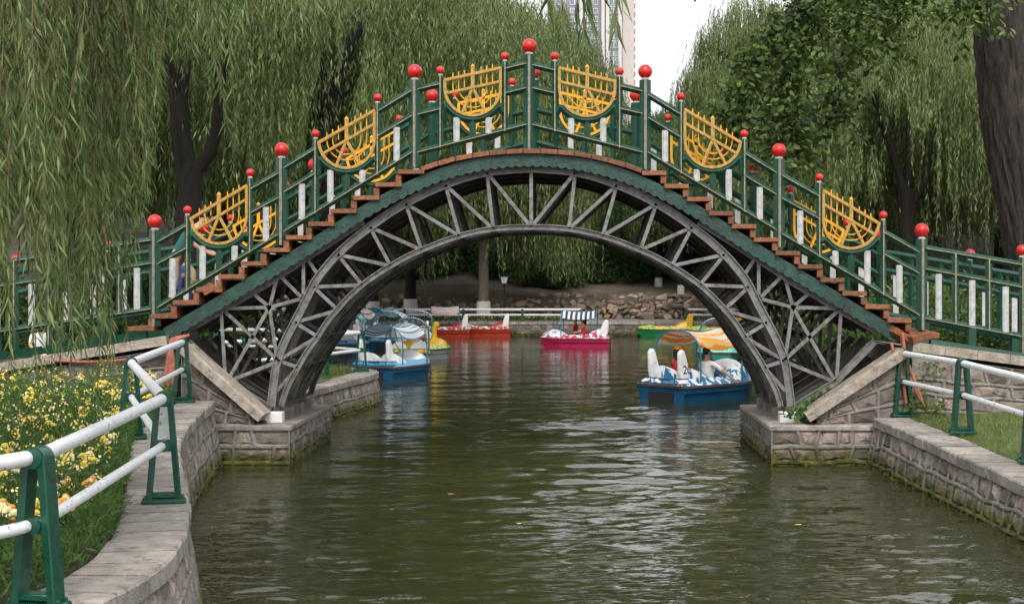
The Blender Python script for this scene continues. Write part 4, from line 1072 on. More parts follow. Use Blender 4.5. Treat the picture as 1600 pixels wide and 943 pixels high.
# ---- the near willow whose twigs hang into the picture from the left
rs = np.random.RandomState(77)
NW = empty('weeping_willow', (-9.5, 9.0, .8)); tag(NW, 'near weeping willow whose long twigs hang over the left side', 'tree'); n0 = np.array((-9.5, 9.0, .8))
def near_strand_set():
    S, Ln = [], []
    def put(px, yend, Y, top=None):
        e = P(px, yend, Y); z0 = top if top else max(5.2, CAM_H + 440 / FPX * Y + rs.uniform(.3, 1.4)); S.append((e.x, e.y, z0)); Ln.append(z0 - e.z)
    prof = [(-260, 620), (-120, 600), (0, 590), (25, 610), (55, 500), (80, 560), (110, 500), (130, 640), (165, 640), (190, 600), (207, 430), (225, 300), (240, 235), (262, 120)]
    px0 = [a for a, _ in prof]; py0 = [b for _, b in prof]
    bunch = [(rs.uniform(-300, 236) if k > 9 else rs.uniform(40, 232), rs.uniform(7.6, 12.0), rs.uniform(.82, 1.08)) for k in range(40)]
    for i in range(340):
        bx, bY, bl = bunch[rs.randint(40)]; px = min(240, bx + rs.normal(0, 17))
        ye = np.interp(px, px0, py0); ye = ye * (1 - (abs(rs.normal(0, .10)) if rs.uniform() < .42 else rs.uniform(.28, .62))) + rs.normal(0, 14)
        put(px, ye * bl, bY + rs.normal(0, .25))
    for i in range(90):
        px = rs.uniform(215, 560); ye = rs.uniform(-40, 60) * (1 if px > 300 else 1.6); put(px, ye, rs.uniform(8.5, 13))
    for px, ye, Y in ((338, 205, 9.5), (345, 190, 9.6), (330, 150, 9.7), (352, 140, 9.4), (245, 190, 9.2), (255, 150, 9.3), (442, 52, 9), (470, 35, 9), (505, 40, 9)): put(px, ye, Y)
    for px, ye, Y in ((868, 20, 4.2), (890, 45, 4.1), (905, 62, 4.0), (915, 40, 4.15), (930, 55, 4.0), (942, 30, 4.1)): put(px, ye, Y, 3.95)
    return np.array(S), np.array(Ln)
S, Ln = near_strand_set()
Kmax = int(Ln.max() / .019) + 1; t = (np.arange(Kmax)[None] + rs.uniform(0, .6, (len(S), Kmax))) * .019; ok = (t < Ln[:, None]) & (rs.uniform(0, 1, t.shape) < .82)
ph = rs.uniform(0, 6.28, (len(S), 2)); am = rs.uniform(.02, .09, (len(S), 2)); f = t / Ln[:, None]
lx = rs.normal(0, .10, (len(S), 1))
X = S[:, None, 0] + am[:, :1] * (np.sin(t * 2 + ph[:, :1])) + lx * (f - 1); Yy = S[:, None, 1] + am[:, 1:] * np.sin(t * 1.8 + ph[:, 1:]); Z = S[:, None, 2] - t
pos = np.stack([X, Yy, Z], -1)[ok] - n0; nl = len(pos); a = rs.uniform(0, 6.28, nl); sp = rs.uniform(.12, .72, nl)
dv = np.stack([np.cos(a) * sp + .12, np.sin(a) * sp, -np.ones(nl)], -1)
link(bpy.data.objects.new('crown', leaf_mesh('hanging_leaves', pos, dv, rs.uniform(.07, .150, nl), rs.uniform(.009, .016, nl), L_near, rs, .06)), NW)
mb = MB()
for i in range(len(S)):
    kk = max(3, int(Ln[i] / .18)); pts = []
    for j in range(kk + 1):
        tt = Ln[i] * j / kk; pts.append(Vector((S[i, 0] + am[i, 0] * math.sin(tt * 2 + ph[i, 0]) + lx[i, 0] * (j / kk - 1), S[i, 1] + am[i, 1] * math.sin(tt * 1.8 + ph[i, 1]), S[i, 2] - tt)) - Vector(n0))
    mb.tube(pts, [.0045 * (1 - .7 * j / kk) + .001 for j in range(kk + 1)], 4)
twig_m = mat('willow_twig', (.13, .085, .035), .7, var=.3)
tw = mb.build('twigs', twig_m, NW); tw['kind'] = 'stuff'
mb = MB(); z8 = 6.6
limb(mb, [(0, 0, -1), (.05, 0, 1.5), (.3, 0, 3.4)], .55, .42, 12, .05, 1)
limb(mb, [(.3, 0, 3.2), (1.6, .4, 4.6), (3.8, .8, 5.2), (6.6, .3, 5.4), (8.6, -1.4, 4.6), (9.6, -4.6, 3.3)], .28, .03, 9, .04, 2)
limb(mb, [(.3, 0, 3.2), (1.2, -1, 5.0), (3.2, -1.2, 5.6), (5.4, -1.0, 5.6)], .24, .05, 8, .04, 3)
limb(mb, [(.3, 0, 3.2), (1.4, 1.8, 4.9), (3.6, 2.6, 5.5), (6.5, 3.2, 5.6)], .24, .05, 8, .04, 4)
limb(mb, [(.3, 0, 3.2), (-1.4, .8, 5.4), (-3, 1.6, 7)], .24, .05, 8, .04, 5)
mb.build('trunk', bark, NW, smooth=True)

# ---- the big elm on the right bank
Y5 = 27.0; o5 = P(1588, 560, Y5); o5.z = .85
EL = empty('elm_tree', o5); tag(EL, 'thick furrowed elm trunk at the right edge with leafy boughs overhead', 'tree')
def L5(px, py, dy=0): q = P(px, py, Y5) - o5; q.y += dy; return q
mb = MB()
bark_limb(mb, [(.35, 0, -.6), L5(1632, 470), L5(1619, 400), L5(1604, 330), L5(1588, 240), L5(1574, 140), L5(1563, 50), L5(1556, -30), L5(1545, -140)], .52, .46, 3, 80, .16, .3, .06)
limb(mb, [L5(1572, 80), L5(1600, 10), L5(1640, -60), L5(1700, -160)], .30, .16, 10, .04, 2)
BO = [[(1550, -30, -.3), (1460, -70, -1.5), (1350, -60, -2.6), (1262, -5, -3.2), (1222, 60, -3.4), (1196, 130, -3.6), (1180, 210, -3.7), (1192, 262, -3.8)],
      [(1550, -60, -.3), (1430, -110, .4), (1300, -60, .8), (1250, 60, .9), (1225, 160, .9), (1240, 260, 1.0)],
      [(1545, -40, -.6), (1480, -60, -2), (1400, -20, -3), (1345, 40, -3.4), (1305, 110, -3.6)],
      [(1545, -50, 0), (1500, -50, -2.6), (1455, 0, -3.6), (1420, 70, -4)],
      [(1262, -5, -3.2), (1190, -30, -4), (1120, -15, -4.6), (1080, 8, -5), (1042, 24, -5.2)],
      [(1222, 60, -3.4), (1172, 90, -3.6), (1135, 140, -3.8), (1108, 190, -4), (1112, 235, -4)],
      [(1350, -60, -2.6), (1310, 20, -2), (1285, 110, -1.8), (1272, 200, -1.7)]]
bo_pts = []
for i, b_ in enumerate(BO):
    pl = [L5(*q) for q in b_]; limb(mb, pl, .10 if i < 4 else .05, .012, 7, .05, i + 20); bo_pts.append(chaikin(pl, 3))
# buttress ridges on the trunk
mb.build('trunk', bark_elm, EL, smooth=True)
rs = np.random.RandomState(9); pos, dv, twp = [], [], []
for bi, pl in enumerate(bo_pts):
    for q_i, q in enumerate(pl):
        if q_i < len(pl) * (.22 if bi < 4 else .12): continue
        nt = rs.randint(2, 6) if bi != 4 else rs.randint(3, 6)
        for k in range(nt):
            a = rs.uniform(0, 6.28); L = rs.uniform(.25, 1.0) * (.75 if bi in (4, 5) else 1); d = np.array((math.cos(a) * .8, math.sin(a) * .8, rs.uniform(-.9, .35))); d /= np.linalg.norm(d)
            e = np.array(q) + d * L + np.array((0, 0, -.18 * L)); twp.append((np.array(q), e))
            m_ = rs.randint(10, 24); tt = rs.uniform(.15, 1.05, m_); pp = np.array(q)[None] + (e - np.array(q))[None] * tt[:, None] + rs.normal(0, .07, (m_, 3))
            aa = rs.uniform(0, 6.28, m_); pos.append(pp); dv.append(np.stack([np.cos(aa), np.sin(aa), rs.uniform(-1.2, .1, m_)], -1) + d * .4)
pos = np.concatenate(pos); dv = np.concatenate(dv); nl = len(pos)
link(bpy.data.objects.new('crown', leaf_mesh('elm_leaves', pos, dv, rs.uniform(.09, .165, nl), rs.uniform(.058, .095, nl), L_elm, rs, .08, oval=True)), EL)
mb = MB()
for a_, b_ in twp: mb.tube([a_, (a_ + b_) / 2 + np.array((0, 0, .03)), b_], [.009, .006, .002], 4)
tw = mb.build('twigs', bark, EL); tw['kind'] = 'stuff'

# ---- shrubs on the far slope and by the right approach
def shrub_mesh(seed, n, rx, rz, leaf, mat_):
    rs = np.random.RandomState(seed); k = 40; c = rs.normal(size=(k, 3)); c /= np.linalg.norm(c, axis=1, keepdims=True); c[:, 2] = np.abs(c[:, 2]); c *= rs.uniform(.55, 1, (k, 1)) * np.array((rx, rx, rz))
    idx = rs.randint(0, k, n); p = c[idx] + rs.normal(0, .16 * rx, (n, 3)); p[:, 2] = np.maximum(.02, p[:, 2])
    d = p / np.array((rx, rx, rz)) + rs.normal(0, .7, (n, 3)); return leaf_mesh('shrub_leaves', p, d, rs.uniform(.6, 1.2, n) * leaf, rs.uniform(.6, 1.2, n) * leaf * .5, mat_, rs, .06, oval=True)
SH = [shrub_mesh(1, 5200, 1.5, 1.7, .20, L_dark), shrub_mesh(2, 5200, 1.5, 1.7, .20, leaf_mat('shrub_leaf', (.036, .088, .022), (.100, .185, .048), .35)), shrub_mesh(3, 7000, 1.3, 1.2, .11, L_elm)]
def shrub(x, y, z, k, s, label, group=None, sz=None):
    root = empty('shrub', (x, y, z)); tag(root, label, 'shrub', group)
    c = link(bpy.data.objects.new('foliage', SH[k]), root); c.scale = (s, s, sz or s); c.rotation_euler = (0, 0, x * 3.1)
    m_ = MB()
    for j in range(4): a = j * 1.6; m_.tube([(0, 0, -.2), (math.cos(a) * .2 * s, math.sin(a) * .2 * s, .5 * s), (math.cos(a) * .6 * s, math.sin(a) * .6 * s, 1.1 * s)], [.04, .03, .012], 5)
    m_.build('stems', bark, root); return root
G = 'shrubs on the far slope'
for (x, y, k, s, sz) in ((-1.9, 80, 1, .9, .9), (-.3, 79.4, 1, .85, .75), (-3.6, 82, 0, 1.1, 1.1), (1.0, 81.5, 0, 1.0, 1.3), (2.3, 83, 1, 1.1, 1.5), (3.7, 81.5, 0, 1.05, 1.2), (5.0, 83.5, 1, 1.0, 1.2), (-6, 84, 0, 1.3, 1.3), (-8.5, 82, 0, 1.2, 1.2), (-11, 83, 0, 1.3, 1.3), (7.5, 82, 0, 1.2, 1.3), (10, 83, 0, 1.3, 1.4), (0, 86, 0, 1.6, 2.4), (4.5, 88, 0, 1.7, 2.6), (-4, 88, 0, 1.7, 2.6), (8.5, 88, 0, 1.7, 2.4), (2, 92, 0, 2, 3.4), (-9, 90, 0, 1.9, 3), (-14, 86, 0, 1.6, 2), (-19, 84, 0, 1.6, 1.8), (13, 86, 0, 1.6, 2), (6.5, 94, 0, 2, 3.2)):
    shrub(x, y, 1.9 + .17 * (y - 76), k, s, 'dark green shrub on the slope above the rubble wall', G, sz)
for i, (x, y, s, sz) in enumerate(((6.8, 31, 1.0, 1.3), (8.6, 30.5, 1.0, 1.2), (10.6, 31, 1.2, 1.3), (9.2, 36, 1.5, 1.6), (12.4, 35, 1.4, 1.5), (7.6, 44, 1.2, 1.4), (14.0, 44, 1.8, 1.6), (9.6, 56, 1.6, 2.0), (12.0, 62, 1.8, 2.2))):
    shrub(x, y, .75, 2, s, 'leafy low bush behind the right approach railing', 'bushes behind the right railing', sz)
for i, (x, y, s, sz) in enumerate(((-9.5, 36, 1.2, 1.2), (-12, 34.5, 1.2, 1.3), (-14.5, 39, 1.5, 1.5), (-10.5, 42, 1.5, 1.5), (-17, 33, 1.5, 1.5), (-20, 42, 1.8, 1.8), (-16.5, 55, 1.8, 2.2), (-20, 64, 2, 2.4), (-25, 58, 2, 2.4))):
    shrub(x, y, .75, 2, s, 'leafy low bush behind the left approach railing', 'bushes behind the left railing', sz)

# ---- rubble wall on the far shore: single stones
RW = empty('rubble_wall', (0, 76.2, .7)); tag(RW, 'rough brown rubble stone wall behind the far path', 'wall')
rk_m = mat('rubble_rock', (.25, .185, .14), .9, var=.4, scale=2, bump=.8, bscale=8, rnd=.5)
rks = []
for i in range(8):
    rg = random.Random(i); bm = bmesh.new()
    for _ in range(13):
        q = Vector((rg.uniform(-1, 1), rg.uniform(-1, 1), rg.uniform(-1, 1))); q /= max(abs(q.x), abs(q.y), abs(q.z)); bm.verts.new((q.x * rg.uniform(.8, 1), q.y * rg.uniform(.8, 1), q.z * rg.uniform(.8, 1)))
    r_h = bmesh.ops.convex_hull(bm, input=bm.verts[:]); bmesh.ops.delete(bm, geom=[v for v in bm.verts if not v.link_faces], context='VERTS')
    me = bpy.data.meshes.new('stone'); bm.to_mesh(me); bm.free(); me.materials.append(rk_m); rks.append(me)
rg = random.Random(8); m_extra = MB(); cnt = 0
cand = []
for r_ in range(5):
    x = -20.0
    while x < 14:
        w = rg.uniform(.20, .62); cand.append((x + w / 2, r_, w)); x += w
cand.sort(key=lambda c: abs(c[0] + .5))
for (x, r_, w) in cand:
    p = Vector((x, -.55 + r_ * .10 + rg.uniform(-.05, .05), .12 + r_ * .26 + rg.uniform(-.09, .09))); me = rg.choice(rks); s = (w * .56, .26, rg.uniform(.13, .24))
    if cnt < 300:
        o = link(bpy.data.objects.new('stone', me), RW); o.location = p; o.scale = s; o.rotation_euler = (0, rg.uniform(-.5, .5), rg.uniform(-.4, .4)); cnt += 1
    else:
        M_ = Matrix.Translation(p) @ Matrix.Rotation(rg.uniform(-.5, .5), 4, 'Y') @ Matrix.Diagonal((*s, 1)); m_extra.add([M_ @ v.co for v in me.vertices], [list(pl.vertices) for pl in me.polygons])
o = m_extra.build('far_stones', rk_m, RW); o['kind'] = 'stuff'
MB().box((-3, .15, .1), (60, 1.0, 1.9)).build('core', soil, RW)
# flat rocks lying on the slope
for (px, py, Y, s) in ((808, 455, 80, .5), (1000, 452, 82, .5), (985, 449, 83, .6), (845, 448, 84, .4), (1010, 489, 75.0, .7)):
    p = P(px, py, Y); o = link(bpy.data.objects.new('boulder', rks[2])); o.location = (p.x, Y, (1.95 + .17 * (Y - 76) + .05) if Y > 76 else .85); o.scale = (s, s * .6, s * .35); o.rotation_euler = (0, 0, px)
    tag(o, {808: 'flat pale boulder on the far slope, leftmost, beside the lamp', 1000: 'flat pale boulder on the far slope, rightmost', 985: 'larger flat boulder on the far slope, second from the right', 845: 'small flat boulder on the far slope, second from the left'}[px] if Y > 76 else 'big flat slab of rock at the foot of the rubble wall', 'boulder', 'boulders on the slope' if Y > 76 else None)
# low flowers along the far railing
rs = np.random.RandomState(5); n = 9000; p = np.stack([rs.uniform(-24, 12, n), rs.uniform(71.2, 72.2, n), np.full(n, .70)], -1); p = p[(p[:, 0] < .8) | (p[:, 0] > 6)]; n = len(p); p[:, 2] += rs.uniform(0, .25, n)
o = link(bpy.data.objects.new('border_plants', leaf_mesh('border_plants', p, rs.normal(0, .5, (n, 3)) + np.array((0, 0, 1)), .16, .06, L_grass, rs))); tag(o, 'low flower border along the far railing', 'flowers', kind='stuff')
rs2 = np.random.RandomState(6); n = 1500; p = np.stack([rs2.uniform(-24, 12, n), rs2.uniform(71.1, 72.0, n), rs2.uniform(.88, 1.02, n)], -1); p = p[(p[:, 0] < .8) | (p[:, 0] > 6)]; n = len(p)
o = link(bpy.data.objects.new('border_flowers', leaf_mesh('border_flowers', p, rs2.normal(0, 1, (n, 3)), .09, .08, petal_w, rs2))); tag(o, 'pale blossoms of the border along the far railing', 'flowers', kind='stuff')

# ---- flower bed on the left
rs = np.random.RandomState(31); n = 80000
y = rs.uniform(5.5, 20.6, n); xe = np.interp(y, [p.y for p in LEFT], [p.x for p in LEFT]) - .52
x = xe - np.abs(rs.uniform(0, 1, n)) ** 1.3 * (3.2 + .12 * y); keep = np.ones(n, bool)
bedh = lambda x, y: .66 + .0113 * y
hgt = rs.uniform(.0, .62, n) * (.72 + .38 * np.sin(x * 5.1 + 1.3 * np.sin(y * 2.3)) * np.sin(y * 4.3 + x)) * (.6 + .5 * np.minimum(1, (xe - x) * 1.6)); p = np.stack([x, y, bedh(x, y) + hgt], -1)
o = link(bpy.data.objects.new('flower_bed_foliage', leaf_mesh('bed_leaves', p, rs.normal(0, .75, (n, 3)) + np.array((0, 0, .75)), rs.uniform(.06, .13, n), rs.uniform(.010, .020, n), L_bed, rs, .05))); tag(o, 'dense green leaves of the flower bed on the left bank', 'plants', kind='stuff')
def snap(seed):
    rg = random.Random(seed); m_ = MB(); m_.tube([(0, 0, 0), (.01, 0, .2), (.015, .01, .42)], [.006, .005, .003], 5)
    for k in range(rg.randint(6, 11)):
        a = rg.uniform(0, 6.28); z = .36 + .007 * k + rg.uniform(-.01, .01); m_.mat(rg.choice((1, 1, 1, 1, 2) if seed % 3 else (1, 2, 2, 2, 3)))
        c = Vector((math.cos(a) * .026 + .012, math.sin(a) * .026, z)); r = rg.uniform(.013, .021) * (1.1 - .03 * k)
        m_.ball(c, r, 5, 4, (1.15, 1.15, .8)); m_.ball(c + Vector((math.cos(a), math.sin(a), -.5)) * r * .8, r * .7, 5, 3)
    return m_.mesh('flower', [L_bed, petal_y, petal_w, petal_o], smooth=True)
rs3 = np.random.RandomState(66)
SN = [snap(i) for i in range(6)]; rg = random.Random(3); k = 0
while k < 190:
    y_ = rg.uniform(6.5, 20.3); e = float(np.interp(y_, [p.y for p in LEFT], [p.x for p in LEFT])); x_ = e - .62 - rg.random() ** 1.2 * (2.4 + .14 * y_)
    o = link(bpy.data.objects.new('snapdragon', SN[rg.randrange(6)])); s = rg.uniform(1.05, 1.45); o.location = (x_, y_, .64 + .0113 * y_); o.scale = (s, s, s * rg.uniform(.85, 1.1)); o.rotation_euler = (rg.uniform(-.25, .25), rg.uniform(-.25, .25), rg.uniform(0, 6))
    tag(o, 'yellow snapdragon blooming in the left flower bed', 'flower', 'snapdragons in the left bed'); k += 1
n = 1700; y = rs3.uniform(6, 20.4, n); xe = np.interp(y, [p.y for p in LEFT], [p.x for p in LEFT]) - .62; x = xe - rs3.uniform(0, 1, n) ** 1.1 * (2.6 + .15 * y)
cl_ = np.stack([x, y, .66 + .0113 * y + rs3.uniform(.32, .62, n)], -1); p = np.repeat(cl_, 4, 0) + rs3.normal(0, .014, (n * 4, 3))
o = link(bpy.data.objects.new('small_blossoms', leaf_mesh('small_blossoms', p, rs3.normal(0, 1, (n * 4, 3)) + np.array((0, 0, .4)), rs3.uniform(.018, .034, n * 4), rs3.uniform(.016, .03, n * 4), petal_y, rs3, .1, oval=True))); tag(o, 'small pale yellow blossoms scattered through the left flower bed', 'flowers', kind='stuff')
o.data.materials.append(petal_w); o.data.polygons.foreach_set('material_index', np.repeat((rs3.uniform(0, 1, n * 4) < .45).astype(np.int32), 2)); o.data.update()
# ---- lawn, weeds, ivy
rs = np.random.RandomState(41); n = 35000
y = rs.uniform(9, 20.95, n); xe = np.interp(y, [p.y for p in RIGHT][::-1], [p.x for p in RIGHT][::-1]) + .50; x = xe + rs.uniform(0, 1, n) ** 1.2 * 5.5
zz = np.interp(y, [p.y for p in RIGHT][::-1], [p.z for p in RIGHT][::-1]) - .04 + .45 * np.sqrt(np.maximum(0, (x - xe)) / 55); p = np.stack([x, y, zz], -1)
o = link(bpy.data.objects.new('grass', leaf_mesh('grass_blades', p, rs.normal(0, .5, (n, 3)) + np.array((0, 0, 1)), rs.uniform(.05, .12, n), rs.uniform(.006, .012, n), L_grass, rs))); tag(o, 'short lawn grass on the right bank', 'grass', kind='stuff')
rs = np.random.RandomState(42); n = 16000; y = rs.uniform(24, 33, n); x = np.array([(edge_at(LBACK, max(23.95, min(v, 33.0))) or -5.3) for v in y]) - .55 - rs.uniform(0, 1, n) * 5; p = np.stack([x, y, np.full(n, .66)], -1)
o = link(bpy.data.objects.new('grass', leaf_mesh('grass_blades', p, rs.normal(0, .5, (n, 3)) + np.array((0, 0, 1)), rs.uniform(.08, .2, n), rs.uniform(.012, .02, n), L_grass, rs))); tag(o, 'grass on the bank behind the left pier', 'grass', kind='stuff')
def weed(pts, label, seed, leaf=.08, n=26, m_=None):
    rs = np.random.RandomState(seed); root = empty('weed', pts[0]); tag(root, label, 'weed'); o0 = np.array(pts[0]); pos, d = [], []
    for q in pts:
        c = np.array(q) - o0; k = n; pos.append(c + rs.normal(0, .09, (k, 3)) * np.array((1, .7, .55)) + np.array((0, 0, .08))); d.append(rs.normal(0, .8, (k, 3)) + np.array((0, -.2, .6)))
    pos = np.concatenate(pos); d = np.concatenate(d); link(bpy.data.objects.new('leaves', leaf_mesh('weed_leaves', pos, d, rs.uniform(.6, 1.3, len(pos)) * leaf, rs.uniform(.6, 1.2, len(pos)) * leaf * .6, m_ or L_bed, rs, .06, oval=True)), root)
    m2 = MB()
    for q in pts: c = Vector(q) - Vector(pts[0]); m2.tube([c + Vector((0, 0, -.04)), c + Vector((.02, 0, .12))], .005, 4)
    m2.build('stems', L_bed, root)
weed([P(x_, y_, Y) for x_, y_, Y in ((1240, 657, 20.95), (1248, 652, 21.0), (1258, 648, 21.05), (1262, 642, 21.2), (1275, 635, 21.3), (1290, 628, 21.3), (1300, 620, 21.35), (1285, 634, 21.2), (1252, 656, 20.95), (1310, 616, 21.4))], 'leafy green weeds growing on top of the right pier', 51, .10, 22)
weed([P(x_, y_, 20.93) for x_, y_ in ((1450, 585), (1440, 600), (1462, 580), (1436, 620), (1428, 630), (1446, 628), (1458, 588))], 'climbing weeds on the retaining wall beside the rusty pipes', 52, .06, 14)
weed([P(x_, y_, 20.7) for x_, y_ in ((1425, 640), (1440, 642), (1455, 643), (1470, 645))], 'tufts of weeds at the foot of the retaining wall', 53, .09, 20, L_grass)
# floating leaves on the pond
for i, (px, py) in enumerate(((1246, 820), (610, 797), (1262, 864), (705, 772), (812, 818))):
    Y = CAM_H * FPX / (py - CY); p = P(px, py, Y); m_ = MB(); k = .03
    m_.add([(-k*1.6, 0, .006), (-k*.4, k*.6, .010), (k*.9, k*.5, .008), (k*1.7, 0, .012), (k*.9, -k*.5, .008), (-k*.4, -k*.6, .010)], [(0, 1, 2, 3, 4, 5)])
    o = m_.build('fallen_leaf', petal_o if i % 2 else petal_y); o.location = (p.x, p.y, 0); o.rotation_euler = (0, 0, i); tag(o, ('yellow leaf floating on the water below the right pier', 'orange leaf floating on the water right of the left pier', 'yellow leaf floating nearest the right bank wall', 'orange leaf floating in the left half of the pond, farthest back', 'yellow leaf floating in the middle of the pond')[i], 'leaf', 'floating leaves')

# ---- tower block behind the trees
TB = empty('tower_block', (0, 480, 0)); tag(TB, 'tall beige apartment tower behind the willows', 'building'); s = 480 / FPX
conc = mat('grey_cladding', (.25, .235, .255), .8, var=.06, scale=.4); beige = mat('beige_render', (.50, .43, .395), .8, var=.05, scale=.3); pale = mat('pale_pilaster', (.56, .53, .51), .8, var=.05, scale=.3); glass = mat('window_glass', (.16, .22, .28), .12, var=.3, scale=.4, rnd=.35); fr = mat('window_frame', (.7, .7, .7), .6)
def fx(px): return (px - CX) * s
HT = 150
MB().box(((fx(855) + fx(966)) / 2, 8, HT / 2), (fx(966) - fx(855), 16, HT)).build('wall', conc, TB)
MB().box(((fx(966) + fx(991)) / 2, 7.0, HT / 2 + 1), (fx(991) - fx(966), 17, HT + 2)).build('stair_core', beige, TB)
for px in (908, 942, 949, 968.5): MB().box((fx(px), -1.2, HT / 2 + .5), (1.15, 1.8, HT + 1)).build('pilaster', pale, TB)
MB().box((fx(971.8), -1.6, HT / 2), (.35, .5, HT)).build('drain_pipe', conc, TB)
g_me = MB().box((0, 0, 0), (1.2, .12, 1.55)).mesh('window', glass)
f_me = None; fb = MB()
for a_, b_, c_, d_ in ((0, .84, 1.5, .14), (0, -.84, 1.5, .14), (-.68, 0, .14, 1.8), (.68, 0, .14, 1.8), (0, 0, .08, 1.6)): fb.box((a_, -.06, b_), (c_, .16, d_))
f_me = fb.mesh('frame', fr)
for fl in range(19, 50):
    z = fl * 2.92 + 1.5
    for px in (872, 880, 894, 901, 915, 922, 931, 955, 962.5):
        o = link(bpy.data.objects.new('window', g_me), TB); o.location = (fx(px), -.05, z); q = link(bpy.data.objects.new('frame', f_me), o)
for fl in range(19, 50):
    MB().box((fx(991) + .25, 3, fl * 2.92 + .8), (.5, 5, 1.2)).build('balcony', conc, TB) if fl < 46 else None
    MB().box(((fx(952) + fx(966)) / 2, -.12, fl * 2.92), (fx(966) - fx(952), .2, .5)).build('floor_band', pale if fl % 2 else conc, TB)

# alike trees and bushes are told apart by their place in the row
ORD = ['first', 'second', 'third', 'fourth', 'fifth', 'sixth', 'seventh', 'eighth', 'ninth', 'tenth', 'eleventh', 'twelfth', 'thirteenth', 'fourteenth', 'fifteenth', 'sixteenth', 'seventeenth', 'eighteenth', 'nineteenth', 'twentieth', 'twenty-first', 'twenty-second', 'twenty-third', 'twenty-fourth']
for g_ in ('trees of the wooded backdrop', 'shrubs on the far slope', 'bushes behind the right railing', 'bushes behind the left railing'):
    row = sorted([o for o in COL.objects if o.get('group') == g_], key=lambda o: o.location.x / o.location.y)
    for i, o in enumerate(row): o['label'] = o['label'] + ', ' + ORD[i] + ' from the left'
# ================================================================== PEDAL BOATS
def plain(name, col, rough=.35, var=.08, **k):
    return MATS.get(name) or mat(name, col, rough, var=max(var, .16), scale=4, coord='object', col2=tuple(c * .62 + .02 for c in col), thr=.58, soft=.2, **k)
def flame_mat(name, base, fl, sc=3.2, level=.0):
    """white moulding with painted flame tongues rising from the gunwale"""
    m = bpy.data.materials.new(name); m.use_nodes = True; nt = m.node_tree; N = nt.nodes; L = nt.links; b = N['Principled BSDF']; b.inputs['Roughness'].default_value = .3
    tc = N.new('ShaderNodeTexCoord'); sx = N.new('ShaderNodeSeparateXYZ'); L.new(tc.outputs['Object'], sx.inputs[0])
    mp = N.new('ShaderNodeMapping'); mp.inputs['Scale'].default_value = (sc * 2.4, sc * 2.4, .6); L.new(tc.outputs['Object'], mp.inputs['Vector'])
    n = N.new('ShaderNodeTexNoise'); n.inputs['Scale'].default_value = 1.0; n.inputs['Detail'].default_value = 1.5; L.new(mp.outputs[0], n.inputs['Vector'])
    ma = N.new('ShaderNodeMath'); ma.operation = 'MULTIPLY_ADD'; ma.inputs[1].default_value = 1.5; ma.inputs[2].default_value = level - .62; L.new(n.outputs['Fac'], ma.inputs[0])
    c = N.new('ShaderNodeMath'); c.operation = 'SUBTRACT'; L.new(ma.outputs[0], c.inputs[0]); 
    z = N.new('ShaderNodeMath'); z.operation = 'SUBTRACT'; z.inputs[1].default_value = .36; L.new(sx.outputs['Z'], z.inputs[0]); L.new(z.outputs[0], c.inputs[1])
    st = N.new('ShaderNodeMapRange'); st.inputs['From Min'].default_value = -.012; st.inputs['From Max'].default_value = .012; L.new(c.outputs[0], st.inputs['Value'])
    mx = N.new('ShaderNodeMix'); mx.data_type = 'RGBA'; mx.inputs['A'].default_value = (*base, 1); mx.inputs['B'].default_value = (*fl, 1); L.new(st.outputs[0], mx.inputs['Factor']); L.new(mx.outputs['Result'], b.inputs['Base Color'])
    return m
def stripe_mat(name, cols, freq, axis=1, wob=.3):
    m = bpy.data.materials.new(name); m.use_nodes = True; nt = m.node_tree; N = nt.nodes; L = nt.links; b = N['Principled BSDF']; b.inputs['Roughness'].default_value = .7
    tc = N.new('ShaderNodeTexCoord'); mp = N.new('ShaderNodeMapping'); L.new(tc.outputs['Object'], mp.inputs['Vector'])
    n = N.new('ShaderNodeTexNoise'); n.inputs['Scale'].default_value = 2.5; L.new(mp.outputs[0], n.inputs['Vector'])
    sx = N.new('ShaderNodeSeparateXYZ'); L.new(mp.outputs[0], sx.inputs[0])
    a = N.new('ShaderNodeMath'); a.operation = 'MULTIPLY_ADD'; L.new(sx.outputs[axis], a.inputs[0]); a.inputs[1].default_value = freq
    w = N.new('ShaderNodeMath'); w.operation = 'MULTIPLY'; w.inputs[1].default_value = wob; L.new(n.outputs['Fac'], w.inputs[0]); L.new(w.outputs[0], a.inputs[2])
    f = N.new('ShaderNodeMath'); f.operation = 'FRACT'; L.new(a.outputs[0], f.inputs[0])
    cr = N.new('ShaderNodeValToRGB'); cr.color_ramp.interpolation = 'CONSTANT'; e = cr.color_ramp.elements
    while len(e) > 1: e.remove(e[-1])
    e[0].position = 0; e[0].color = (*cols[0][1], 1)
    for p_, c_ in cols[1:]: k = e.new(p_); k.color = (*c_, 1)
    L.new(f.outputs[0], cr.inputs[0]); L.new(cr.outputs[0], b.inputs['Base Color'])
    t = N.new('ShaderNodeBsdfTranslucent'); L.new(cr.outputs[0], t.inputs['Color']); ms = N.new('ShaderNodeMixShader'); ms.inputs[0].default_value = .35
    out = N['Material Output']; L.new(b.outputs[0], ms.inputs[1]); L.new(t.outputs[0], ms.inputs[2]); L.new(ms.outputs[0], out.inputs['Surface'])
    return m
W_ = (.78, .78, .76)
ST_ORANGE = stripe_mat('orange_striped_canvas', [(0, W_), (.22, (.85, .33, .03)), (.46, (.86, .62, .22)), (.58, W_), (.70, (.90, .45, .05)), (.92, W_)], 3.0, 1, .5)
ST_BLUE = stripe_mat('blue_striped_canvas', [(0, W_), (.42, (.03, .10, .34)), (.58, W_), (.78, (.12, .35, .55))], 6.5, 1, .12)
ST_NAVY = stripe_mat('navy_striped_canvas', [(0, W_), (.5, (.04, .06, .16))], 5.0, 0, .15)
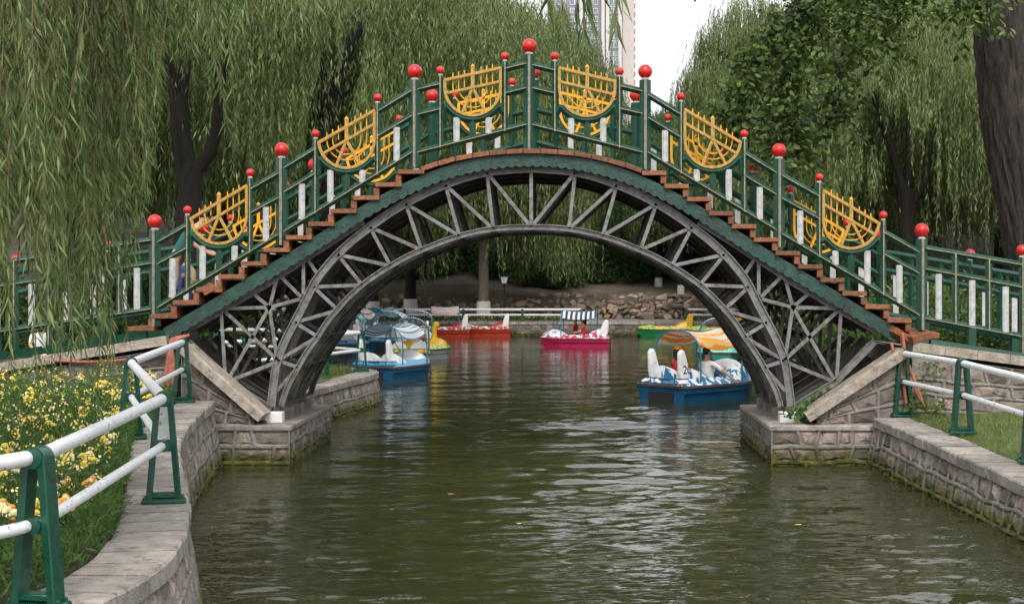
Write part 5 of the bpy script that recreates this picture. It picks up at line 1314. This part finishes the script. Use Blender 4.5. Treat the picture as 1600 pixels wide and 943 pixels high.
ST_PINK = stripe_mat('pink_striped_canvas', [(0, W_), (.45, (.62, .12, .16)), (.6, W_), (.8, (.72, .38, .38))], 3.4, 1, .2)
ST_TEAL = stripe_mat('teal_striped_canvas', [(0, (.18, .48, .55)), (.55, (.30, .62, .70)), (.8, W_)], 3.0, 1, .2)
ST_PALE = stripe_mat('pale_pink_canvas', [(0, (.74, .56, .55)), (.82, (.70, .22, .10))], 1.4, 1, .05)
frame_b = plain('blue_steel_tube', (.035, .16, .24), .35)
rub = plain('rubber_strip', (.10, .065, .045), .7)
deck_dark = plain('dark_underdeck', (.02, .02, .025), .7)
bumper_m = plain('dark_bumper_iron', (.04, .04, .05), .5)
def boat_hull(L, W, m_hull):
    """stations from stern (x=-L/2) to bow"""
    b = MB(); secs = []
    for t in (0, .12, .3, .5, .68, .82, .92, 1.0):
        x = -L / 2 + L * t; w = W / 2 * (1 - max(0, (t - .55) / .45) ** 2.2 * .62); kz = .04 * max(0, (t - .7) / .3) ** 2
        zb = -.16 + .28 * max(0, (t - .72) / .28) ** 2
        secs.append([(x, -w, .34 + kz), (x, -w * .97, .20 + kz), (x, -w * .90, .17), (x, -w * .82, zb), (x, 0, zb - .02), (x, w * .82, zb), (x, w * .90, .17), (x, w * .97, .20 + kz), (x, w, .34 + kz)])
    b.grid(secs); n = len(b.v); b.face(range(0, 9)); b.face(range(n - 9, n)); 
    return b, secs
def pedal_boat(name, loc, rz, label, hull, deck, seat, nose, canvas, number=None, group=None, L=2.6, W=1.42, dome=(1, 1), fins='white', sc=1.0, canopy='arch', dip=.0, duck=False):
    root = empty(name, loc, rz); root.scale = (sc, sc, sc); tag(root, label, 'boat', group)
    b, secs = boat_hull(L, W, hull); b.build('hull', hull, root, smooth=True)
    rim = [s[0] for s in secs] + [s[8] for s in secs[::-1]]
    m = MB(); m.prism([Vector(p) for p in rim], [(-.03, -.025), (.03, -.025), (.03, .025), (-.03, .025)], (0, 0, 1), closed=True); m.build('rub_strip', rub, root)
    # deck moulding: low side coamings round a footwell
    m = MB(); top = []
    outer = [Vector(p) + Vector((0, 0, .02)) for p in rim]; c = Vector((0, 0, 0))
    inner = [Vector((p.x * .86 - .02, p.y * .76, p.z + .14)) for p in outer]; well = [Vector((p.x * .80, p.y * .68, .22)) for p in outer]
    k = len(outer); m.v = [tuple(p) for p in outer + inner + well]
    for i in range(k): j = (i + 1) % k; m.face((i, j, k + j, k + i)); m.face((k + i, k + j, 2*k + j, 2*k + i))
    m.face([2*k + i for i in range(k)]); m.build('deck', deck, root, smooth=True)
    # nose: domed moulding at the bow
    m = MB(); rows = []
    for i in range(9):
        t = i / 8; x = L * (.10 + .37 * t); h = .36 * dome[1] * math.sin(math.pi * (.12 + .80 * (1 - t))) ** .8; w = W * .40 * dome[0] * (1 - .55 * t * t)
        rows.append([(x, w * math.cos(math.pi * j / 10), .36 + h * math.sin(math.pi * j / 10)) for j in range(11)])
    m.grid(rows); m.face([10 - j for j in range(11)]); m.face([88 + j for j in range(11)]); no = m.build('nose', nose, root, smooth=True)
    # seats: two rounded backs with tall fins, and a blue locker between
    for sy in (-1, 1):
        m = MB(); rows = []
        for i in range(7):
            t = i / 6; x = -L * (.36 - .20 * t); h = .50 - .22 * t ** 1.5 + (.0)
            rows.append([(x, sy * W * .235 + W * .21 * math.cos(math.pi * j / 8), .30 + (h - .06) * math.sin(math.pi * j / 8) ** .7) for j in range(9)])
        m.grid(rows); m.face([8 - j for j in range(9)]); m.face([54 + j for j in range(9)])
        so = m.build('seat', seat, root, smooth=True)
        if fins and not duck:
            f = MB(); y = sy * W * .30; prof = [(-L * .44, .34), (-L * .47, .62), (-L * .475, 1.02), (-L * .455, 1.10), (-L * .425, 1.10), (-L * .405, 1.0), (-L * .36, .66), (-L * .28, .40)]
            ring = []
            for (x, z) in prof: ring.append((x, z))
            f.slab([(x, y - .05, z) for x, z in ring], (0, 1, 0), .10)
            fo = f.build('fin', MATS['boat_' + fins], root)
            md = fo.modifiers.new('bevel', 'BEVEL'); md.width = .03; md.segments = 2
            if number and sy == -1:
                cu = bpy.data.curves.new('number', 'FONT'); cu.body = number; cu.size = .26; cu.extrude = .002; cu.align_x = 'CENTER'
                to = bpy.data.objects.new('number', cu); me = bpy.data.meshes.new_from_object(to); bpy.data.objects.remove(to)
                me.materials.append(plain('number_paint', (.02, .02, .03), .5)); tn = link(bpy.data.objects.new('number', me), fo); tn.location = (-L * .395, y - .056, .60); tn.rotation_euler = (R(90), 0, 0)
    m = MB(); m.cbox((-L * .40, 0, .42), (.34, W * .26, .12), .02); m.build('locker', hull, root)
    # stern bumper rail and its stays
    m = MB(); xs = -L / 2; rail_p = [(xs + .12, -W * .47, .40), (xs - .10, -W * .44, .40), (xs - .14, -W * .3, .40), (xs - .14, W * .3, .40), (xs - .10, W * .44, .40), (xs + .12, W * .47, .40)]
    m.tube(rail_p, .016, 6); m.tube([Vector(p) + Vector((0, 0, .11)) for p in rail_p], .014, 6); m.build('bumper', bumper_m, root)
    for y in (-W * .36, -W * .12, W * .12, W * .36): MB().tube([(xs - .135, y, .39), (xs - .135, y, .52)], .011, 5).build('bumper_stay', bumper_m, root)
    m = MB(); m.box((-L * .5 - .005, 0, .06), (.02, W * .5, .30)); m.build('paddle_port', deck_dark, root)
    # canopy: two hoops joined by a sagging striped cloth
    if canvas:
        hoops = []
        for xh, hh in ((-L * .31, 1.50), (L * .19, 1.50)):
            pts = [(xh, -W * .46, .36)] + [(xh, -W * .46 * math.cos(math.pi * j / 12), .95 + (hh - .95) * math.sin(math.pi * j / 12) ** .8) for j in range(13)] + [(xh, W * .46, .36)]
            MB().tube(pts, .019, 7).build('canopy_hoop', frame_b, root, smooth=True); hoops.append(pts)
        MB().tube([(-L * .31, 0, 1.50), (-L * .06, 0, 1.44), (L * .19, 0, 1.50)], .012, 6).build('ridge_tube', frame_b, root)
        for sy in (-1, 1): MB().tube([(L * .19, sy * W * .40, 1.25), (L * .40, sy * W * .28, .52)], .013, 6).build('canopy_stay', frame_b, root)
        m = MB(); rows = []
        for i in range(9):
            t = i / 8; x = -L * .31 + L * .50 * t; sag = .10 * math.sin(math.pi * t)
            rows.append([(x, -W * .455 * math.cos(R(22) + R(136) * j / 14), .965 + .55 * math.sin(R(22) + R(136) * j / 14) ** .8 - sag * (1 + .5 * math.cos(3 * j))) for j in range(15)])
        m.grid(rows); up = len(m.v); m2 = MB(); m2.grid(rows); m2.grid([[(p[0], p[1], p[2] - .006) for p in r] for r in rows]); m2.build('canopy', canvas, root, smooth=True)
    if duck:
        for sx, sgn in ((-.05, 1),):
            m = MB(); m.tube([(L * .22, 0, .55), (L * .26, 0, .80), (L * .25, 0, 1.02), (L * .28, 0, 1.14)], [.15, .10, .085, .10], 12); m.ball((L * .30, 0, 1.16), .13, 14, 10, (1.1, .95, .95)); nk = m.build('duck_neck', nose, root, smooth=True)
            m = MB(); m.lathe((0, 0, 0), [(.05, 0), (.045, .05), (.012, .12)], 8); bk = m.build('beak', plain('orange_beak', (.75, .22, .03)), nk, smooth=True); bk.location = (L * .30 + .12, 0, 1.14); bk.rotation_euler = (0, R(90), 0)
            for sy in (-1, 1): MB().ball((L * .33, sy * .105, 1.19), .02, 8, 6).build('eye', hair_m, nk)
    return root
for nm, c in (('white', (.78, .78, .77)), ('yellow', (.80, .46, .03)), ('red', (.45, .03, .03))): plain('boat_' + nm, c, .3)
H_BLUE = plain('blue_hull', (.010, .092, .20), .25); H_RED = plain('red_hull', (.46, .045, .02), .3); H_PINK = plain('crimson_hull', (.50, .018, .095), .3); H_GREEN = plain('green_hull', (.02, .22, .09), .3); H_TEAL = plain('teal_hull', (.02, .20, .15), .3)
D_WB = flame_mat('white_deck_blue_flames', (.76, .77, .77), (.02, .16, .34)); D_WP = flame_mat('white_deck_crimson_flames', (.76, .74, .74), (.50, .02, .10)); D_WG = flame_mat('green_deck_yellow_flames', (.10, .38, .10), (.75, .45, .03)); D_WR = flame_mat('white_deck_red_flames', (.72, .66, .62), (.5, .05, .03)); D_YG = flame_mat('cream_deck_green_flames', (.80, .66, .22), (.06, .45, .25))
Wb = MATS['boat_white']; Yb = MATS['boat_yellow']
N_WB = flame_mat('white_nose_blue_flames', (.76, .77, .77), (.02, .16, .34), level=.05)
def onw(px, py, z=0): Y = (CAM_H - z) * FPX / (py - CY); p = P(px, py, Y); return Vector((p.x, p.y, 0))
boat20 = pedal_boat('pedal_boat', onw(1099, 622), R(42), 'blue and white pedal boat number 20 with orange striped canopy under the bridge', H_BLUE, D_WB, N_WB, N_WB, ST_ORANGE, '20', L=2.62, W=1.45, sc=1.07, dome=(1.05, 1.35))
boat_m = pedal_boat('pedal_boat', onw(620, 588), R(66), 'white and blue pedal boat with blue striped canopy moored by the rounded wall', H_BLUE, plain('light_blue_deck', (.06, .30, .52)), Wb, Wb, ST_BLUE, None, L=2.7, W=1.5)
boat_p = pedal_boat('pedal_boat', onw(899, 541), R(176), 'crimson and white pedal boat with navy striped canopy carrying two people in red', H_PINK, D_WP, D_WP, flame_mat('white_nose_crimson_flames', (.55, .74, .76), (.50, .02, .10), level=.0), ST_NAVY, '21', L=2.9, W=1.5)
pedal_boat('pedal_boat', onw(755, 524.5), R(184), 'red pedal boat with white fins moored beside the whitewashed willow', H_RED, D_WR, plain('dark_red_seat', (.36, .04, .03)), Wb, None, None, L=2.7, W=1.4, dome=(.8, .6))
pedal_boat('pedal_boat', onw(690, 526), R(186), 'red pedal boat with white fins, left of the other red boat', H_RED, D_WR, MATS['dark_red_seat'], Wb, ST_PINK, None, L=2.7, W=1.4, dome=(.8, .6))
pedal_boat('pedal_boat', onw(1040, 524.5), R(180), 'green and yellow pedal boat moored at the far shore', H_GREEN, D_WG, Yb, D_WG, None, None, fins='yellow', L=2.8, W=1.4, dome=(.9, .6))
pedal_boat('pedal_boat', onw(1118, 527), R(182), 'teal and yellow pedal boat at the far shore, right of the green one', H_TEAL, D_WG, Yb, D_WG, None, None, fins='yellow', L=2.7, W=1.4, dome=(.9, .7))
pedal_boat('pedal_boat', onw(1127, 566), R(-96), 'green and cream pedal boat with pale pink canopy facing us behind boat 20', H_TEAL, plain('mint_deck', (.20, .60, .48)), plain('crimson_seat', (.55, .02, .04)), D_YG, ST_PALE, None, fins=None, L=2.5, W=1.6, dome=(.75, 1.25))
duck_pose = [((640, 566), 95, 'yellow duck-necked pedal boat directly behind the blue striped canopy', ST_BLUE), ((662, 560), 60, 'yellow duck-necked pedal boat nearest the open water among the moored boats', None)]
N_DK = plain('duck_yellow', (.82, .47, .02), .35)
for (pp, a, lb, cv) in duck_pose: pedal_boat('duck_boat', onw(*pp), R(a), lb, plain('grey_white_hull', (.4, .42, .42)), flame_mat('yellow_deck_green_flames', (.82, .50, .03), (.12, .40, .06)), Wb, N_DK, cv, None, L=2.5, W=1.4, duck=True)
pedal_boat('pedal_boat', onw(612, 545), R(85), 'moored pedal boat with blue striped canopy, second row from the rounded wall', H_BLUE, MATS['light_blue_deck'], Wb, Wb, ST_BLUE, None, L=2.6, W=1.45)
pedal_boat('pedal_boat', onw(652, 541), R(95), 'moored pedal boat with pink striped canopy among the blue canopies', H_RED, D_WR, Wb, Wb, ST_PINK, None, L=2.6, W=1.45)
pedal_boat('pedal_boat', onw(600, 531), R(60), 'moored pedal boat with teal canopy in the back row', H_BLUE, MATS['light_blue_deck'], Wb, Wb, ST_TEAL, None, L=2.6, W=1.45)
pedal_boat('pedal_boat', onw(560, 536), R(75), 'moored pedal boat with pink striped canopy seen through the left arch', H_BLUE, MATS['light_blue_deck'], Wb, Wb, ST_PINK, None, L=2.6, W=1.45)
pedal_boat('pedal_boat', onw(545, 550), R(88), 'moored pedal boat with teal canopy behind the rounded railing', H_BLUE, MATS['light_blue_deck'], Wb, Wb, ST_TEAL, None, L=2.6, W=1.45)
pedal_boat('pedal_boat', onw(1200, 545), R(100), 'moored pedal boat with blue striped canopy half hidden by the right arch foot', H_BLUE, D_WB, Wb, Wb, ST_BLUE, None, L=2.6, W=1.45)

# ================================================================== PEOPLE
def person(name, loc, rz, joints, label, mats, hair='short', cap=None, scale=1.0, face=True):
    """joints: dict of positions in metres (local), built as one skinned surface; mats: skin, top, legs, shoes"""
    J = joints; order = list(J); V = [J[k][0] for k in order]; ix = {k: i for i, k in enumerate(order)}
    E = [(ix[a], ix[b]) for a, b in EDGES if a in ix and b in ix]
    me = bpy.data.meshes.new('tmp'); me.from_pydata([tuple(v) for v in V], E, []); ob = bpy.data.objects.new('tmp', me); COL.objects.link(ob)
    sk = ob.modifiers.new('skin', 'SKIN'); sk.use_smooth_shade = True
    ob.modifiers.new('sub', 'SUBSURF').levels = 2
    sv = me.skin_vertices[0].data
    for i, k in enumerate(order):
        r = J[k][1]; sv[i].radius = r if isinstance(r, tuple) else (r, r); sv[i].use_root = (k == 'pelvis')
    bpy.context.view_layer.update(); dg = bpy.context.evaluated_depsgraph_get()
    m2 = bpy.data.meshes.new_from_object(ob.evaluated_get(dg)); bpy.data.objects.remove(ob); m2.name = 'body'
    for m_ in mats: m2.materials.append(m_)
    seg = [(Vector(J[a][0]), Vector(J[b][0]), ZONE.get((a, b), ZONE.get(a, 0))) for a, b in EDGES if a in J and b in J]
    for pl in m2.polygons:
        c = pl.center; best = (1e9, 0)
        for a, b, z in seg:
            d = b - a; t = max(0, min(1, (c - a).dot(d) / max(1e-9, d.length_squared))); q = (a + d * t - c).length
            if callable(z): zz = z(t)
            else: zz = z
            if q < best[0]: best = (q, zz)
        pl.material_index = best[1]; pl.use_smooth = True
    root = link(bpy.data.objects.new(name, m2)); root.location = loc; root.rotation_euler = (0, 0, rz); root.scale = (scale,) * 3; tag(root, label, 'person')
    h = Vector(J['head'][0]); fw = Vector((J['face_dir'][0])) if 'face_dir' in J else Vector((0, -1, 0))
    return root, h
EDGES = [('pelvis', 'waist'), ('waist', 'chest'), ('chest', 'neck'), ('neck', 'jaw'), ('jaw', 'head'), ('chest', 'shl'), ('shl', 'ell'), ('ell', 'wrl'), ('wrl', 'hal'), ('chest', 'shr'), ('shr', 'elr'), ('elr', 'wrr'), ('wrr', 'har'), ('pelvis', 'hil'), ('hil', 'knl'), ('knl', 'anl'), ('anl', 'tol'), ('pelvis', 'hir'), ('hir', 'knr'), ('knr', 'anr'), ('anr', 'tor')]
ZONE = {'pelvis': 2, ('pelvis', 'waist'): 1, 'waist': 1, ('chest', 'neck'): lambda t: 1 if t < .75 else 0, 'neck': 0, 'jaw': 0, ('chest', 'shl'): 1, ('chest', 'shr'): 1, 'shl': lambda t: 1 if t < .75 else 0, 'shr': lambda t: 1 if t < .75 else 0, 'ell': 0, 'elr': 0, 'wrl': 0, 'wrr': 0, 'hil': 2, 'hir': 2, 'knl': 2, 'knr': 2, 'anl': 3, 'anr': 3}
def add_head(root, h, dirx, hair_mat, cap=None, long=False):
    """hair, ears, eyes, nose, mouth as children; dirx = unit vector the face looks to (local)"""
    d = Vector(dirx).normalized(); s = Vector((0, 0, 1)).cross(d).normalized(); u = d.cross(s)
    M_ = Matrix((s, -d, u)).transposed()      # local x = side, y = back, z = up
    m = MB(); r = .108
    rows = []
    m.ball((0, .018, .035), r, 14, 10, (.92, 1.04, 1.02)); m.v = [v for v in m.v]
    keep = []
    for f in m.f:
        c = sum((Vector(m.v[i]) for i in f), Vector()) / len(f)
        if c.z > -.02 + (.075 if c.y < -.03 else 0) or (c.y > .03 and c.z > (-.10 if long else -.05)): keep.append(f)
    m.f = keep; m.m = [0] * len(keep); 
    if long:
        m.tube([(0, .075, .04), (0, .10, -.08), (0, .09, -.2)], [.085, .085, .04], 10)
    m.v = [tuple(h + M_ @ Vector(v)) for v in m.v]; m.build('hair', hair_mat, root, smooth=True)
    m = MB(); m.tube([h + M_ @ Vector((0, -.088, .018)), h + M_ @ Vector((0, -.112, -.018)), h + M_ @ Vector((0, -.092, -.026))], [.010, .016, .010], 6); m.build('nose', skin_m, root, smooth=True)
    for sx in (-1, 1):
        MB().ball(h + M_ @ Vector((sx * .036, -.088, .012)), .011, 8, 6).build('eye', hair_m, root)
        MB().ball(h + M_ @ Vector((sx * .094, .01, .0)), .026, 8, 6, (.6, .8, 1.2)).build('ear', skin_m, root, smooth=True)
    MB().tube([h + M_ @ Vector((-.026, -.088, -.050)), h + M_ @ Vector((0, -.096, -.052)), h + M_ @ Vector((.026, -.088, -.050))], .006, 5).build('mouth', plain('lip', (.35, .10, .09)), root)
    if cap:
        m = MB(); m.ball((0, .008, .045), .122, 16, 10, (.95, 1.05, .98)); keep = []
        for f in m.f:
            c = sum((Vector(m.v[i]) for i in f), Vector()) / len(f)
            if c.z > .045: keep.append(f)
        m.f = keep; m.m = [0] * len(keep)
        m.slab([(x, y, .046) for x, y in ((-.09, -.09), (-.085, -.15), (-.04, -.19), (.04, -.19), (.085, -.15), (.09, -.09))], (0, 0, 1), .010)
        m.v = [tuple(h + M_ @ Vector(v)) for v in m.v]; m.build('cap', cap, root, smooth=True)
def hands(root, J, side, mat_=None):
    """five bent fingers on each hand, rooted in the palm"""
    wr, ha = Vector(J['wr' + side][0]), Vector(J['ha' + side][0]); d = (ha - wr).normalized(); s = d.cross(Vector((0, 0, 1))); s = s.normalized() if s.length > .1 else Vector((1, 0, 0)); u = s.cross(d); m = MB()
    for k, (o_, l) in enumerate(((-.027, .058), (-.009, .068), (.009, .064), (.026, .050))):
        a = ha + s * o_; m.tube([a - d * .02, a + d * l * .5, a + d * l * .85 - u * l * .35], [.0095, .0085, .006], 6)
    a = wr.lerp(ha, .35) - s * .03; m.tube([a, a - s * .03 + d * .02, a - s * .035 + d * .05], [.011, .010, .007], 6); m.build('fingers', skin_m, root, smooth=True)
def sitting(lean=.12, arm='wheel', side_arm=None):
    """seated figure; +x forward, seat at z=0"""
    J = {'pelvis': ((0, 0, .10), (.15, .12)), 'waist': ((-.02, 0, .28), (.14, .11)), 'chest': ((-.03 - lean * .2, 0, .48), (.16, .115)), 'neck': ((-.03 - lean * .2, 0, .63), .052), 'jaw': ((.0 - lean * .2, 0, .70), .062), 'head': ((.0 - lean * .2, 0, .79), .092)}
    for s, k in ((1, 'l'), (-1, 'r')):
        J['sh' + k] = ((-.03 - lean * .2, s * .19, .55), .062); J['hi' + k] = ((.05, s * .10, .08), .085); J['kn' + k] = ((.46, s * .13, .16), .062); J['an' + k] = ((.62, s * .13, -.20), .042); J['to' + k] = ((.75, s * .14, -.22), .036)
        J['el' + k] = ((.06, s * .26, .34), .044); J['wr' + k] = ((.28, s * .18, .30), .030); J['ha' + k] = ((.34, s * .15, .31), (.034, .022))
    if side_arm:
        k = side_arm; s = 1 if k == 'l' else -1
        J['el' + k] = ((.10, s * .40, .36), .044); J['wr' + k] = ((.22, s * .56, .20), .030); J['ha' + k] = ((.27, s * .62, .15), (.034, .022))
    return J
T_RED = plain('red_cloth', (.50, .03, .02), .8); T_WHITE = plain('white_cloth', (.74, .73, .72), .8); T_GREEN = plain('dark_teal_shirt', (.02, .10, .09), .8); T_KHAKI = plain('khaki_cloth', (.40, .30, .20), .8); T_DENIM = plain('blue_denim', (.035, .07, .20), .8); T_DARK = plain('dark_trousers', (.03, .03, .04), .8); SHOE = plain('dark_shoe', (.03, .03, .03), .5); T_WP = plain('white_trousers', (.70, .68, .68), .8); CAP = plain('orange_cap', (.78, .32, .05), .7); T_PINKC = plain('pale_pink_cloth', (.75, .50, .50), .8)
def put_seated(boat, lx, ly, J, label, mats, cap=None, long=False, hd=(1, 0, 0), sc=1.0, top='top'):
    M_ = Matrix.Translation(boat.location) @ Matrix.Rotation(boat.rotation_euler.z, 4, 'Z'); p = M_ @ Vector((lx, ly, .30))
    o, h = person('person', p, boat.rotation_euler.z, J, label, mats, scale=sc); add_head(o, h, hd, hair_m, cap, long)
    for k in 'lr': hands(o, J, k)
    return o
put_seated(boat20, -.42, .34, sitting(), 'person in red top and orange cap seated in boat 20', [skin_m, T_RED, T_DARK, SHOE], cap=CAP, long=True)
put_seated(boat20, -.22, -.34, sitting(.0, side_arm='r'), 'dark-haired person in white shirt resting an arm on the side of boat 20', [skin_m, T_WHITE, T_DARK, SHOE], hd=(1, -.5, 0))
put_seated(boat_p, -.30, .34, sitting(.1), 'person with long hair in red top, nearer of the two in the crimson boat', [skin_m, T_RED, T_WP, SHOE], long=True)
put_seated(boat_p, .05, -.34, sitting(.1), 'person in red top, farther of the two in the crimson boat', [skin_m, T_RED, T_WP, SHOE])
# man and child climbing the left flight of steps
def walking(lean=.18, h=1.0, ph=1):
    """+x forward, ground z=0, 1.7 m tall"""
    J = {'pelvis': ((0, 0, .92), (.15, .115)), 'waist': ((.04 + lean * .2, 0, 1.08), (.145, .11)), 'chest': ((.06 + lean * .7, 0, 1.28), (.165, .115)), 'neck': ((.08 + lean, 0, 1.43), .055), 'jaw': ((.12 + lean * 1.15, 0, 1.50), .064), 'head': ((.13 + lean * 1.25, 0, 1.59), .094)}
    for s, k in ((1, 'l'), (-1, 'r')):
        J['sh' + k] = ((.06 + lean * .75, s * .195, 1.36), .062); J['el' + k] = ((.10 + lean * .9, s * .25, 1.10), .046); J['wr' + k] = ((.30 + lean, s * .18, .96), .030); J['ha' + k] = ((.38 + lean, s * .15, .94), (.034, .022))
        J['hi' + k] = ((0, s * .095, .88), .085)
    J['knl'] = ((.26, .11, .66), .060); J['anl'] = ((.24, .11, .30), .040); J['tol'] = ((.38, .12, .25), .036)
    J['knr'] = ((.02, -.11, .48), .060); J['anr'] = ((-.10, -.11, .09), .040); J['tor'] = ((.04, -.12, .035), .036)
    return J
def on_step(px, yoff_):
    i = int((px - 203) / 35); y = 510 - 20.4 * i; p = P(px, y, YB); return Vector((p.x, YB + yoff_, p.z))
J = walking(.30); o, h = person('person', on_step(239, 1.25), 0, J, 'man in dark teal shirt and khaki trousers climbing the left steps', [skin_m, T_GREEN, T_KHAKI, SHOE], scale=.96); add_head(o, h, (1, 0, -.3), hair_m)
for k in 'lr': hands(o, J, k)
MB().tube([Vector(J['shl'][0]) + Vector((0, -.02, .06)), Vector(J['chest'][0]) + Vector((.13, 0, 0)), Vector(J['waist'][0]) + Vector((.10, -.15, 0))], .012, 6).build('bag_strap', T_WHITE, o)
J = walking(.06); o, h = person('person', on_step(262, .72), 0, J, 'small child in blue denim jacket in front of the man on the steps', [skin_m, T_DENIM, T_DENIM, SHOE], scale=.52); add_head(o, h, (1, -.4, -.1), hair_m)
for k in 'lr': hands(o, J, k)
# child and a white ride-on car beyond the left approach railing
pz = P(62, 560, 26.0); J = walking(.0); o, h = person('person', Vector((pz.x, 26.0, .75)), R(-60), J, 'child in white top behind the left approach railing', [skin_m, T_WHITE, T_PINKC, SHOE], scale=.72); add_head(o, h, (1, 0, 0), hair_m)
for k in 'lr': hands(o, J, k)
pz = P(52, 530, 25.3); rc = empty('ride_on_car', (pz.x, 25.3, .72), R(10)); tag(rc, 'small white ride-on car behind the left approach railing', 'toy car')
m = MB(); sec = []
for t, z0, z1, w in ((-.55, .16, .34, .22), (-.45, .12, .46, .28), (-.1, .12, .42, .29), (.15, .12, .55, .27), (.4, .12, .42, .27), (.58, .18, .34, .2)): sec.append([(t, -w, z0), (t, -w, z1 - .05), (t, -w * .8, z1), (t, w * .8, z1), (t, w, z1 - .05), (t, w, z0)])
m.grid(sec); m.face(range(6)); m.face(range(30, 36)); m.build('body', T_WHITE, rc, smooth=True)
for x in (-.36, .36):
    for s in (-1, 1): w = MB().tube([(x, s * .24, .13), (x, s * .31, .13)], .13, 14).build('wheel', plain('black_tyre', (.02, .02, .02), .7), rc); MB().tube([(x, s * .305, .13), (x, s * .318, .13)], .06, 10).build('hub', white_old, w)
MB().tube([(.02, 0, .42), (-.05, 0, .56)], .02, 6).build('steering_column', SHOE, rc)

# ---- lamp post on the far shore
p = P(788, 500, 71.6); lp = empty('lamp_post', (p.x, 71.6, .7)); tag(lp, 'black lamp post with square white lantern beside the whitewashed willow', 'lamp')
iron = plain('black_iron', (.015, .015, .017), .4)
MB().lathe((0, 0, 0), [(.11, 0), (.11, .12), (.06, .18), (.045, .6), (.04, 1.85), (.06, 1.9)], 10).build('pole', iron, lp, smooth=True)
m = MB(); m.add([(s * .10, t * .10, 1.92) for s, t in ((-1, -1), (1, -1), (1, 1), (-1, 1))] + [(s * .19, t * .19, 2.26) for s, t in ((-1, -1), (1, -1), (1, 1), (-1, 1))], [(0, 1, 5, 4), (1, 2, 6, 5), (2, 3, 7, 6), (3, 0, 4, 7), (3, 2, 1, 0), (4, 5, 6, 7)]); m.build('lantern', plain('milk_glass', (.75, .76, .78), .25), lp)
m = MB(); m.add([(s * .23, t * .23, 2.262) for s, t in ((-1, -1), (1, -1), (1, 1), (-1, 1))] + [(s * .06, t * .06, 2.40) for s, t in ((-1, -1), (1, -1), (1, 1), (-1, 1))], [(0, 1, 5, 4), (1, 2, 6, 5), (2, 3, 7, 6), (3, 0, 4, 7), (3, 2, 1, 0), (4, 5, 6, 7)]); m.lathe((0, 0, 2.40), [(.04, 0), (.05, .03), (.01, .09)], 8); m.build('lantern_roof', iron, lp)
# wake of boat 20: low foam crests on the water
